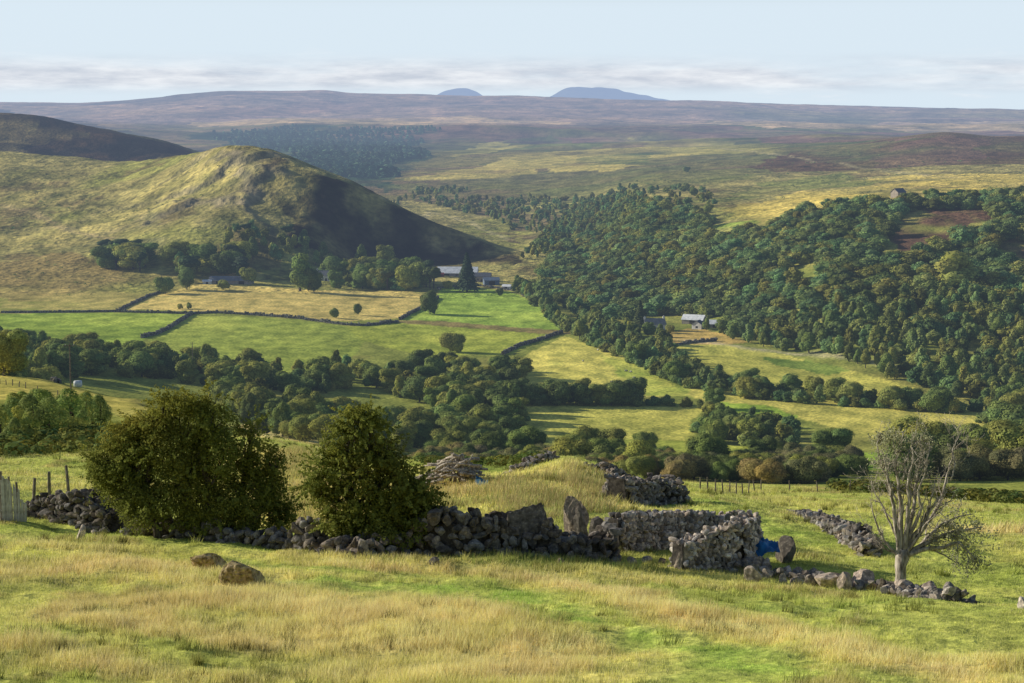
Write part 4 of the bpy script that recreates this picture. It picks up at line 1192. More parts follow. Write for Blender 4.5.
# ---- wood pile
def log(p, a, b, r0, r1, rng, m=0, col=None):
    a = np.array(a, float); b = np.array(b, float); n = 5
    path = [a + (b - a) * t + rng.normal(0, .03, 3) * (0 < t < 1) for t in np.linspace(0, 1, n)]
    V, F = tube(path, np.linspace(r0, r1, n) * rng.uniform(.85, 1.15, n), 6)
    p.add(V, F, (rng.uniform(.6, 1.2) * np.ones(3)) if col is None else col, m)
rng = np.random.default_rng(31)
bx, by = at(456, 486); bz = float(hgt(bx, by)); k = math.hypot(bx, by) / FPX
p = Parts()
for i in range(75):
    t = rng.uniform(-1, 1); xx = t * 30 * k + (t < -.3) * rng.uniform(-6, 0) * k; top = (1 - abs(t) ** 1.1) * 36 * k * rng.uniform(.8, 1.1) + .2
    lean = np.sign(-t) * rng.uniform(.1, 1) if rng.random() < .75 else rng.uniform(-1, 1)
    L_ = rng.uniform(.9, 2.3); zc = rng.uniform(.1, 1) * top; yy = rng.uniform(-1.0, 1.0)
    dx = L_ * .5 * math.cos(.6 * lean) * (1 if rng.random() < .5 else -1) ; dz = min(zc, L_ * .3 * abs(lean)) * np.sign(-t * dx) ; dy = rng.normal(0, .3)
    log(p, (xx - dx, yy - dy, max(.03, zc - dz)), (xx + dx, yy + dy, max(.03, zc + dz)), rng.uniform(.06, .13), rng.uniform(.035, .08), rng, 0, rng.uniform(.8, 1.7) * np.ones(3))
for i in range(9):
    xx = rng.uniform(-8, 14) * k; log(p, (xx, rng.uniform(-.4, .4), .3), (xx + rng.normal(0, .3), 0, rng.uniform(25, 36) * k), .07, .03, rng)
for i in range(60):      # brushwood
    t = rng.uniform(-1, 1); q = np.array([t * 24 * k, rng.uniform(-.8, .8), rng.uniform(.1, 1) * (1 - abs(t)) * 28 * k + .1])
    d = rand_dirs(1, rng)[0] * rng.uniform(.3, .8); log(p, q, q + d * np.array([1, 1, .6]) , .018, .006, rng)
wp = bpy.data.objects.new('wood_pile', None); COL.objects.link(wp); wp.location = (bx, by, bz - .05)
tag(wp, 'heap of bleached grey logs and branches on the mound behind the ruin', 'wood pile')
link('logs', p.mesh('logs', [M_BARK_PALE], True), parent=wp)
sheet('plastic_sheet', [W(475,486,.3,0), W(488,486,.12,0), W(488,486,.25,.8), W(476,486,.6,.8)], .08, M_TARP2, 'faded blue plastic sheet lying at the right foot of the wood pile', 'plastic sheet', 7, 14, 8)

# ---- timber: posts, fences
M_WOOD = bark_material('weathered_wood', (0.10, 0.085, 0.07), (0.26, 0.23, 0.19), 9)
M_WOOD_PALE = bark_material('bleached_wood', (0.36, 0.34, 0.32), (0.72, 0.70, 0.68), 12)
M_WIRE = plain('fence_wire', (0.18, 0.18, 0.18), .5, .5)
def post_mesh(h, r, name='post', seed=0, mat=None, sides=7):
    rng = np.random.default_rng(seed); p = Parts()
    V, F = tube([(0, 0, -.4), (0, 0, 0), (rng.normal(0, .02), rng.normal(0, .02), h * .5), (rng.normal(0, .04), rng.normal(0, .03), h)], [r, r, r * .95, r * .85], sides)
    p.add(V, F); return p.mesh(name, [mat or M_WOOD], False)
def post_fence(pts, h, r, label, sag=.03, wires=3, name='post_and_wire_fence', group=None, posts_only=False, seed=0):
    """pts: world (x,y) post positions"""
    rng = np.random.default_rng(seed)
    x0, y0 = pts[0]; z0 = float(hgt(x0, y0))
    f = bpy.data.objects.new(name, None); COL.objects.link(f); f.location = (x0, y0, z0)
    tag(f, label, 'fence', group)
    prot = [post_mesh(h, r, seed=i) for i in range(3)]
    for x, y in pts:
        q = link('post', prot[rng.integers(0, 3)], (x - x0, y - y0, float(hgt(x, y)) - z0), f)
        q.rotation_euler = (rng.normal(0, .05), rng.normal(0, .05), rng.uniform(0, 6))
        q.scale = (1, 1, rng.uniform(.85, 1.1))
    if wires:
        p = Parts()
        for wv in range(wires):
            path = []
            for (xa, ya), (xb, yb) in zip(pts[:-1], pts[1:]):
                for t in (0, .5):
                    x = xa + (xb - xa) * t; y = ya + (yb - ya) * t
                    z = float(hgt(xa, ya)) * (1 - t) + float(hgt(xb, yb)) * t
                    path.append((x - x0, y - y0, z - z0 + h * (.35 + .27 * wv) - (sag if t else 0)))
            x, y = pts[-1]; path.append((x - x0, y - y0, float(hgt(x, y)) - z0 + h * (.35 + .27 * wv)))
            V, F = tube(path, [.006] * len(path), 3); p.add(V, F)
        link('wire', p.mesh('wire', [M_WIRE]), parent=f)
    return f
def resample(pl, step):
    n = max(2, int(length(pl) / step) + 1); return [tuple(along(pl, t)[0]) for t in np.linspace(0, length(pl), n)]
post_fence(resample(P([(700,490),(760,491),(815,492),(850,492)]), 3.2), 1.05, .06, 'post and wire fence along the far edge of the ruin field', seed=3)
post_fence([tuple(v) for v in P([(33,512),(50,507),(69,499)])], 1.6, .085, 'three dark posts with wire beside the bleached paling fence', wires=2, seed=4)
post_fence(resample(P([(0,384),(30,390),(60,396),(71,399)], 250), 5), 1.1, .09, 'old fence along the pale field track at the left edge', wires=2, seed=5)
# bleached palings at the left edge
fx, fy = at(-2, 520); f0 = np.array([fx, fy]); f1 = np.array(at(26, 522)); z0 = float(hgt(fx, fy))
pf = bpy.data.objects.new('paling_fence', None); COL.objects.link(pf); pf.location = (fx, fy, z0)
tag(pf, 'bleached pale grey wooden paling fence dropping down at the left edge', 'fence')
rng = np.random.default_rng(41)
for i in range(24):
    t = i / 23; q = f0 + (f1 - f0) * t + rng.normal(0, .03, 2)
    hh = np.interp(t, [0, .7, 1], [2.1, 1.55, .7]) * rng.uniform(.9, 1.06)
    p = Parts(); a = rng.uniform(.03, .05); ln = rng.normal(0, .05)
    V = np.array([(-a, -.012, -.3), (a, -.012, -.3), (a, .012, -.3), (-a, .012, -.3), (-a + ln, -.012, hh), (a + ln, -.012, hh - .04), (a + ln, .012, hh - .04), (-a + ln, .012, hh)])
    F = np.array([(0, 1, 5, 4), (1, 2, 6, 5), (2, 3, 7, 6), (3, 0, 4, 7), (4, 5, 6, 7), (0, 3, 2, 1)])
    p.add(V, F); link('paling', p.mesh('paling', [M_WOOD_PALE]), (q[0] - fx, q[1] - fy, float(hgt(*q)) - z0), pf)
for i, t in enumerate((.1, .4, .7)):
    q = f0 + (f1 - f0) * t + np.array([0, .12]); hh = np.interp(t, [0, .7, 1], [2.1, 1.6, .7]) + .12
    link('post', post_mesh(hh, .06, 'post', i), (q[0] - fx, q[1] - fy, float(hgt(*q)) - z0), pf)
for hh in (.4, 1.15):
    p = Parts(); b = f1 - f0 * 1.0
    V, F = tube([(0, .05, hh), (b[0] * .5, b[1] * .5 + .05, hh * .95), (b[0], b[1] + .05, hh * .5)], [.035] * 3, 4); p.add(V, F); link('rail', p.mesh('rail', [M_WOOD_PALE]), parent=pf)

def pole(px, py, hpx, label, ymin=250):
    x, y = ground_at(px, py, ymin); h = hpx * math.hypot(x, y) / FPX; r = bpy.data.objects.new('utility_pole', None); COL.objects.link(r)
    r.location = (x, y, float(hgt(x, y))); tag(r, label, 'utility pole')
    link('pole', post_mesh(h, .14, 'pole', int(px)), parent=r)
    p = Parts(); V, F = tube([(-.9, 0, h - .35), (.9, 0, h - .35)], [.07, .07], 4); p.add(V, F); link('crossarm', p.mesh('crossarm', [M_WOOD]), parent=r)
    for sx in (-.75, 0, .75):
        p = Parts(); V, F = tube([(sx, 0, h - .3), (sx, 0, h - .1)], [.05, .06], 6); p.add(V, F); link('insulator', p.mesh('insulator', [M_WOOD_PALE]), parent=r)
pole(71, 394, 50, 'wooden pole standing on the pale slope at the left')
pole(193, 378, 36, 'pale pole rising out of the trees behind the big leafy tree', 400)

# ---- field dykes of the valley: each run is one wall
DYS = .72
DY = [
 ([(0,313),(60,312.5),(115,312),(125,311)], 'long field wall above the left green field', 1.3),
 ([(117,311.5),(135,303),(150,296),(163,292)], 'short dark field wall slanting up to the dark bush like tree', 1.6),
 ([(117,312),(150,313),(190,314),(215,313),(250,315),(300,319),(345,325),(365,326),(398,322)], 'dark field wall between straw field and long green field', 1.6),
 ([(192,314),(178,323),(158,334),(142,338)], 'dark cross wall dividing the two left green fields', 2.1),
 ([(400,320),(410,314),(425,307),(438,298)], 'dark curved wall running up to the broad tree above the bright field', 1.8),
 ([(562,333),(545,339),(520,346),(503,355)], 'cross wall dividing the pale field from the round tree field', 1.9),
 ([(676,346),(690,343),(716,341)], 'short dark wall below the two white barns', 1.6),
 ([(440,290),(438,288),(480,286),(515,291),(548,309),(570,326)], 'low wall round the bright green farm field', .9),
 ([(0,373),(30,377),(58,383)], 'low dark wall following the pale track at left', 1.1),
]
for i, (a, lb, h) in enumerate(DY):
    pl = P(a, 250); rubble_wall('field_wall', pl, (lambda h_: (lambda f: DYS * h_ * (.92 + .16 * math.sin(f * 37) * math.sin(f * 91))))(h), .8, .8 if i != 8 else .45, 'dark ' * 0 + lb, 50 + i, 'stone wall', .3, M_DYKE)

# ---- buildings
M_ROOFM = plain('pale_sheet_roof', (0.80, 0.83, 0.86), .5, .3, .6)
M_SLATE = plain('slate_roof', (0.11, 0.12, 0.14), .6, .3, .8)
M_RENDER = plain('white_render', (0.70, 0.68, 0.64), .8, .1, .5)
M_STONEW = plain('house_stone', (0.36, 0.31, 0.26), .9, .1, .8)
M_SHEDW = plain('blue_grey_cladding', (0.15, 0.20, 0.27), .6, .2, .5)
M_RED = plain('red_paint', (0.22, 0.07, 0.06), .6, .2)
M_GLASS = plain('dark_glass', (0.03, 0.035, 0.045), .15, .6)
M_DOOR = plain('dark_door', (0.07, 0.06, 0.05), .6, .2)
def box_arr(x0, x1, y0, y1, z0, z1):
    V = np.array([(x, y, z) for z in (z0, z1) for x, y in ((x0, y0), (x1, y0), (x1, y1), (x0, y1))], float)
    F = np.array([(0, 3, 2, 1), (4, 5, 6, 7), (0, 1, 5, 4), (1, 2, 6, 5), (2, 3, 7, 6), (3, 0, 4, 7)]); return V, F
def house(name, px, py, w, d, hw, hr, rz, label, cat, wall, roof, openings=(), chimneys=(), sags=None, ymin=0):
    """gabled: ridge along local x; openings: (kind, face 'front'/'left'/'right', centre, width, z0, z1)"""
    x, y = ground_at(px, py, ymin); r = bpy.data.objects.new(name, None); COL.objects.link(r); r.location = (x, y, float(hgt(x, y)) - .1); r.rotation_euler = (0, 0, rz)
    tag(r, label, cat); w *= .9; d *= .9; hw *= .85; hr *= .9
    V = [(-w/2, 0, -1), (w/2, 0, -1), (w/2, d, -1), (-w/2, d, -1), (-w/2, 0, hw), (w/2, 0, hw), (w/2, d, hw), (-w/2, d, hw), (-w/2, d/2, hw + hr), (w/2, d/2, hw + hr)]
    F = [(0, 1, 5, 4), (2, 3, 7, 6), (1, 2, 6, 5), (3, 0, 4, 7), (5, 6, 9, 9), (7, 4, 8, 8)]
    p = Parts(); p.add(V, F); link('wall', p.mesh('wall', [wall]), parent=r)
    p = Parts(); e = .35; t = .14; sl = hr / (d / 2)
    for sgn, ye in ((1, -e), (-1, d + e)):
        ze = hw - e * sl
        Vr = [(-w/2 - e, ye, ze + .03), (w/2 + e, ye, ze + .03), (w/2 + e, d/2, hw + hr + .03), (-w/2 - e, d/2, hw + hr + .03)]
        Vr += [(a, b, c + t) for a, b, c in Vr]
        p.add(Vr, [(0, 1, 2, 3), (4, 5, 6, 7), (0, 1, 5, 4), (1, 2, 6, 5), (2, 3, 7, 6), (3, 0, 4, 7)])
    rf = link('roof', p.mesh('roof', [roof]), parent=r)
    for cx in chimneys:
        p = Parts(); p.add(*box_arr(cx - .5, cx + .5, d/2 - .4, d/2 + .4, hw + hr - .6, hw + hr + 1.1)); p.add(*box_arr(cx - .15, cx + .15, d/2 - .15, d/2 + .15, hw + hr + 1.1, hw + hr + 1.45))
        link('chimney', p.mesh('chimney', [wall]), parent=rf)
    for kind, face, c, ww, z0, z1 in openings:
        c *= .9; z1 *= .85; z0 *= .85
        p = Parts()
        if face == 'front': p.add(*box_arr(c - ww/2, c + ww/2, -.04, .06, z0, z1))
        elif face == 'left': p.add(*box_arr(-w/2 - .04, -w/2 + .06, c - ww/2, c + ww/2, z0, z1))
        else: p.add(*box_arr(w/2 - .06, w/2 + .04, c - ww/2, c + ww/2, z0, z1))
        q = link(kind, p.mesh(kind, [M_GLASS if kind == 'window' else M_DOOR]), parent=r)
        if kind == 'window' and face == 'front':
            p = Parts(); p.add(*box_arr(c - ww/2 - .12, c + ww/2 + .12, -.14, -.045, z0 - .14, z0)); p.add(*box_arr(c - .04, c + .04, -.07, -.045, z0, z1)); link('frame', p.mesh('frame', [M_RENDER]), parent=q)
    return r
R_ = math.radians
house('barn', 457, 277, 30, 12, 3.2, 4.2, R_(-4), 'long barn with pale shining roof standing behind the tall spruce', 'barn', M_STONEW, M_ROOFM, [('door', 'front', -8, 4, -.5, 2.8), ('door', 'front', 6, 3, -.5, 2.6), ('window', 'front', 0, 2, 1, 2.2)])
house('shed', 492, 285, 11, 9, 3.6, 1.8, R_(8), 'blue grey farm shed at the right of the spruce', 'shed', M_SHEDW, M_SHEDW, [('door', 'front', 0, 4, -.5, 3)])
house('shed', 482, 282, 12, 8, 4.4, 2.4, R_(-6), 'taller dark roofed farm building between spruce and blue shed', 'shed', M_STONEW, M_SLATE, [('window', 'front', -3, 1.2, 1.2, 2.6), ('window', 'front', 3, 1.2, 1.2, 2.6), ('door', 'front', 0, 1.6, -.5, 2.2)])
house('shed', 506, 289, 6, 5, 2, 1.1, R_(-20), 'small pale roofed shed at the right end of the farm', 'shed', M_RENDER, M_ROOFM, [('door', 'front', 0, 1.5, -.5, 1.8)])
house('shed', 440, 277, 6, 5, 2.3, .9, R_(10), 'small red shed at the left end of the long barn', 'shed', M_RED, M_RED, [('door', 'front', 0, 2, -.5, 2)])
house('house', 326, 281, 16, 8, 4.4, 3.2, R_(-12), 'white farmhouse with dark slate roof right of the pale green tall tree', 'house', M_RENDER, M_SLATE, [('window', 'front', -5, 1.3, 1, 2.4), ('window', 'front', 5, 1.3, 1, 2.4), ('window', 'front', 2.4, 1.3, 1, 2.4), ('door', 'front', 0, 1.2, -.5, 2.2), ('window', 'left', 4, 1.2, 1, 2.4)], (-7, 7))
house('shed', 230, 284, 30, 11, 2.6, 2.6, R_(-3), 'long low grey roofed shed on the lower left hillside', 'shed', M_STONEW, plain('grey_roof', (0.22, 0.23, 0.25), .6, .2, .5), [('door', 'front', -8, 3.5, -.5, 2.3), ('door', 'front', 8, 3.5, -.5, 2.3)])
house('shed', 207, 284, 6, 5, 1.9, 1.0, R_(5), 'small white shed beside the long low grey roofed shed', 'shed', M_RENDER, M_ROOFM, [('door', 'front', 0, 1.5, -.5, 1.7)])
house('cottage', 656, 331, 12, 7, 4.2, 3.0, R_(14), 'old pale stone farmhouse right of the narrow conifer', 'house', M_RENDER, plain('worn_roof', (0.30, 0.28, 0.26), .8, .1, .6), [('window', 'front', -3.6, 1.3, 1, 2.5), ('window', 'front', 3.6, 1.3, 1, 2.5), ('door', 'front', 0, 1.2, -.5, 2.2)], (-5.2, 5.2))
house('barn', 692, 324, 13, 8, 2.8, 2.6, R_(-24), 'small barn with bright white roof at the wood edge', 'barn', M_STONEW, plain('bright_roof', (0.80, 0.82, 0.84), .5, .3, .6), [('door', 'front', 0, 3, -.5, 2.4)])
house('cottage', 703, 329, 5, 6, 3.0, 2.2, R_(62), 'white gabled cottage below the bright roofed barn', 'house', M_RENDER, M_SLATE, [('window', 'left', 3, 1.2, .8, 2.0), ('door', 'front', 0, 1.2, -.5, 2.0)])
house('barn', 715, 328, 8, 6, 2.6, 2.0, R_(-10), 'dark shed with a pale roof right of the white gabled cottage', 'shed', M_STONEW, M_ROOFM, [('door', 'front', 0, 2.4, -.5, 2.2)])
house('hut', 902, 197, 10, 7, 4.0, 2.8, R_(40), 'tiny pale stone hut alone on the golden moor', 'hut', M_STONEW, M_SLATE, [('door', 'front', 0, 1.4, -.5, 2)])
# a white car parked at the farm house, and a white wrapped bale by the track
def bale(px, py, wpx, label, ymin=0):
    x, y = ground_at(px, py, ymin); k = math.hypot(x, y) / FPX; w = wpx * k; p = Parts(); n = 20
    prof = [(-.5, .0), (-.5, .30), (-.44, .40), (-.2, .43), (.2, .43), (.44, .40), (.5, .30), (.5, .0)]
    V = np.array([(a * w, r * w * math.cos(t), r * w * math.sin(t) + .4 * w) for a, r in prof for t in np.linspace(0, 2 * np.pi, n, endpoint=False)])
    F = [(i * n + j, i * n + (j + 1) % n, (i + 1) * n + (j + 1) % n, (i + 1) * n + j) for i in range(len(prof) - 1) for j in range(n)]
    p.add(V, F); o = link('wrapped_bale', p.mesh('wrapped_bale', [M_WRAP], True), (x, y, float(hgt(x, y)))); o.rotation_euler = (0, 0, .3)
    return tag(o, label, 'hay bale')
M_WRAP = plain('white_wrap', (0.72, 0.74, 0.75), .4, .4)
bale(78, 387, 8, 'small white wrapped bale lying beside the track wall at left', 250)
# sheep
M_WOOL = plain('wool', (0.62, 0.58, 0.50), .95, .05, 8); M_FACE = plain('sheep_face', (0.10, 0.09, 0.08), .9, .1)
def sheep_meshes(rng):
    V, F = ICO3; V = V.copy(); V = V / (np.linalg.norm(V * [1, 1, 1], axis=1)[:, None])
    B = V * np.array([.55, .27, .30]); B[:, 2] += .62 - .04 * np.abs(B[:, 0]); B += .02 * rng.normal(size=B.shape)
    p = Parts(); p.add(B, F)
    path = [(.42, 0, .75), (.6, 0, .68), (.68, 0, .45), (.78, 0, .25), (.84, 0, .18)]
    Vt, Ft = tube(path, [.15, .13, .09, .075, .045], 8); p.add(Vt, Ft, (1, 1, 1), 1)
    for sy in (-1, 1):
        Vt, Ft = tube([(.68, sy * .07, .42), (.66, sy * .17, .40)], [.035, .02], 5); p.add(Vt, Ft, (1, 1, 1), 1)
    for sx, bk in ((.34, 0), (-.38, -.05)):
        for sy in (-.14, .14):
            Vt, Ft = tube([(sx, sy, .5), (sx + bk, sy, .28), (sx + bk * .2, sy, .02)], [.08, .045, .035], 6); p.add(Vt, Ft, (1, 1, 1), 1)
    return p.mesh('sheep', [M_WOOL, M_FACE], True)
SH = sheep_meshes(np.random.default_rng(3))
for px, py, rz, g in ((626,372,.3,0),(631,373,2.8,0),(634,379,.1,0),(612,383,3.0,0),(583,362,1.2,0),(598,351,2.2,0)):
    x, y = at(px, py); o = link('sheep', SH, (x, y, float(hgt(x, y)) - .02)); o.rotation_euler = (0, 0, rz); o.scale = (1.15,) * 3
    tag(o, 'white sheep grazing in the pale field below the stream trees', 'sheep', 'sheep in the pale field')
# ------------------------------------------------------------------ the big near trees
def grow_tree(px, py, lobes, nleaf, leaf, label, name, seed, trunks, leafmat, barkmat, twig=260, jit=1.0, sun_tint=None, sprays=700, gap=-.6):
    """lobes in photo pixels about the foot: (dx, up, depth, rx, rz); trunks: list of (dx, lean)"""
    rng = np.random.default_rng(seed); x, y = at(px, py); k = math.hypot(x, y) / FPX; z0 = float(hgt(x, y))
    root = bpy.data.objects.new(name, None); COL.objects.link(root); root.location = (x, y, z0)
    tag(root, label, 'tree')
    lb = [(np.array([dx * k, dd * k, up * k]), np.array([rx * k, rx * k * .95, rz * k])) for dx, up, dd, rx, rz in lobes]
    # trunks and limbs
    T = Parts(); ends = []
    for i, (dx, lean) in enumerate(trunks):
        base = np.array([dx * k, rng.normal(0, .3), -.3]); H = 1.5 + rng.uniform(0, .6)
        mid = base + np.array([lean * .5, rng.normal(0, .15), H * .55 + .3]); top = base + np.array([lean, rng.normal(0, .3), H + .3])
        V, F = tube([base, (base + mid) / 2 + rng.normal(0, .04, 3), mid, top], [.22, .17, .15, .12], 8); T.add(V, F)
        ends.append(top)
    B = Parts(); tips = []
    for c, r in lb:
        s = min(ends, key=lambda e: np.linalg.norm(e[:2] - c[:2]) + .3 * abs(e[2] - c[2]))
        m = (s + c) / 2 + rng.normal(0, .2, 3) - np.array([0, 0, .15])
        V, F = tube([s, (s + m) / 2, m, (m + c) / 2 + rng.normal(0, .1, 3), c], [.11, .085, .065, .045, .025], 6); B.add(V, F)
        for _ in range(9):
            d = rand_dirs(1, rng)[0]; d[2] = abs(d[2]) * .8 - .1; e = c + d * r * rng.uniform(.7, .98); q = m + (c - m) * rng.uniform(0, 1)
            V, F = tube([q, (q + e) / 2 + rng.normal(0, .12, 3), e], [.03, .02, .006], 4); B.add(V, F); tips.append(e)
    link('trunk', T.mesh('trunk', [barkmat], True), parent=root)
    link('branches', B.mesh('branches', [barkmat], True), parent=root)
    # leaves: small twiggy clumps spread through each lobe, thin towards the rim
    Cs = []; Ns = []; Ts = []
    area = np.array([r[0] * r[2] for c, r in lb]); cnt = (nleaf * area / area.sum()).astype(int)
    for (c, r), n_ in zip(lb, cnt):
        ncl = max(8, n_ // 26)
        d = rand_dirs(ncl, rng); q = rng.uniform(.35, 1.12, ncl) ** .6
        cc = c + d * r * q[:, None]
        cc = cc[cc[:, 2] > .15]; d = d[:len(cc)]
        cl_t = rng.uniform(.7, 1.3, len(cc)); rad = rng.uniform(.12, .34, len(cc))
        idx = rng.integers(0, len(cc), n_)
        P_ = cc[idx] + rng.normal(size=(n_, 3)) * rad[idx][:, None] * np.array([1, 1, .75])
        Nn = (P_ - c) / r; Nn /= np.linalg.norm(Nn, axis=1)[:, None] + 1e-6; Nn[:, 2] += .35
        Cs.append(P_); Ns.append(Nn); Ts.append((cl_t[idx] * rng.uniform(.75, 1.25, n_))[:, None] * np.array([rng.uniform(.95, 1.12), 1, rng.uniform(.85, 1.05)]))
    C = np.vstack(Cs); N = np.vstack(Ns); Tn = np.vstack(Ts)
    # loose sprays standing out of the crown
    sc, sn, st = [], [], []
    for _ in range(sprays):
        c, r = lb[rng.integers(0, len(lb))]
        d = rand_dirs(1, rng)[0]; d[2] = d[2] * .8 + .25; d /= np.linalg.norm(d)
        s0 = c + d * r * .8; g_ = d + rng.normal(0, .3, 3); g_ /= np.linalg.norm(g_); L_ = rng.uniform(.35, .95)
        m_ = int(30 * L_ / .6); t_ = rng.uniform(0, 1, m_)[:, None]
        q_ = s0 + g_ * t_ * L_ + np.array([0, 0, -.18]) * t_ ** 2 * L_ + rng.normal(0, .055, (m_, 3)) * (1.35 - t_)
        sc.append(q_); sn.append(np.tile(g_ + np.array([0, 0, .4]), (m_, 1))); st.append(np.full((m_, 3), rng.uniform(.8, 1.3)))
    sc = np.vstack(sc); sn = np.vstack(sn); st = np.vstack(st); kk = sc[:, 2] > .1; sc, sn, st = sc[kk], sn[kk], st[kk]
    # ragged outline and see-through gaps
    q = np.min([np.linalg.norm((C - c) / r, axis=1) for c, r in lb], axis=0)
    g = fbm(C[:, 0] + .7 * C[:, 1], C[:, 2] - .6 * C[:, 1], .95, 4, seed, .6)
    g2 = fbm(C[:, 0] - .5 * C[:, 1], C[:, 2] + .8 * C[:, 1], .42, 3, seed + 9, .6)
    ok = (C[:, 2] > .05) & (q < .86 + .55 * g) & (g2 > gap + .5 * np.clip(q - .5, 0, 1))
    C, N, Tn = np.vstack([C[ok], sc]), np.vstack([N[ok], sn]), np.vstack([Tn[ok], st])
    if sun_tint:       # sunlit gold painted into leaves at the top and left fringe, plus strays
        w = np.clip(sstep(sun_tint[0], sun_tint[1], C[:, 2] - .35 * C[:, 0]) + .25 * (rng.random(len(C)) < .15), 0, 1)[:, None]
        Tn = Tn * (1 - w) + Tn * np.array([1.35, 1.12, .8]) * w
    V, F = leaf_quads(C, N, leaf, rng, jit)
    link('crown', mesh_np('crown', V, F, leafmat, np.repeat(Tn, 4, 0)), parent=root)
    return root
# (dx, up, depth, rx, rz) px
grow_tree(190, 538, [(4,80,0,28,28),(62,18,-4,24,18),(84,18,0,18,14),(-42,20,-4,26,16),(0,16,-4,30,16),(30,20,-4,26,18),(-60,66,6,30,34),(-50,90,-4,24,24),(-78,62,0,24,32),(-62,95,6,26,30),(-52,45,-8,26,30),(-38,115,0,24,22),(-18,88,0,34,40),(-8,128,0,28,22),(12,138,4,24,16),(28,118,0,28,28),
                     (36,84,-6,32,40),(58,84,4,24,30),(70,52,0,26,34),(85,38,6,20,26),(48,40,-4,36,30),(10,45,0,36,34),(-28,40,-8,32,30),(84,76,0,16,22),(66,108,0,14,18),(98,22,0,12,14),(-88,72,0,16,20),(-20,140,0,16,14)],
          150000, .085, 'large broad bushy tree with sun-gold tinted top left of centre, behind the ruin wall', 'leafy_tree', 5,
          [(-30, -.5), (-5, .2), (12, .4), (34, .8), (55, .9)], M_LEAF_NEAR, M_BARK, sun_tint=(4.2, 7.5))
grow_tree(366, 553, [(-10,134,0,16,18),(40,20,-4,30,16),(0,18,-4,30,16),(-8,128,0,18,18),(-24,112,2,22,20),(12,112,0,20,22),(-2,88,0,34,30),(-38,84,0,20,24),(30,84,0,20,26),(-32,56,0,24,26),(0,52,0,36,34),(32,50,0,28,30),(50,36,4,24,24),
                     (58,56,2,14,14),(48,66,0,14,12),(-22,32,-4,26,20),(20,26,-4,34,20),(-46,66,0,12,14),(6,138,0,10,10)],
          80000, .095, 'smaller upright leafy tree with darker leaves right of the big bushy tree', 'leafy_tree', 6,
          [(-10, -.2), (6, .1), (16, .5)], M_LEAF_NEAR, M_BARK, sun_tint=(5.2, 7.4), gap=-.38)

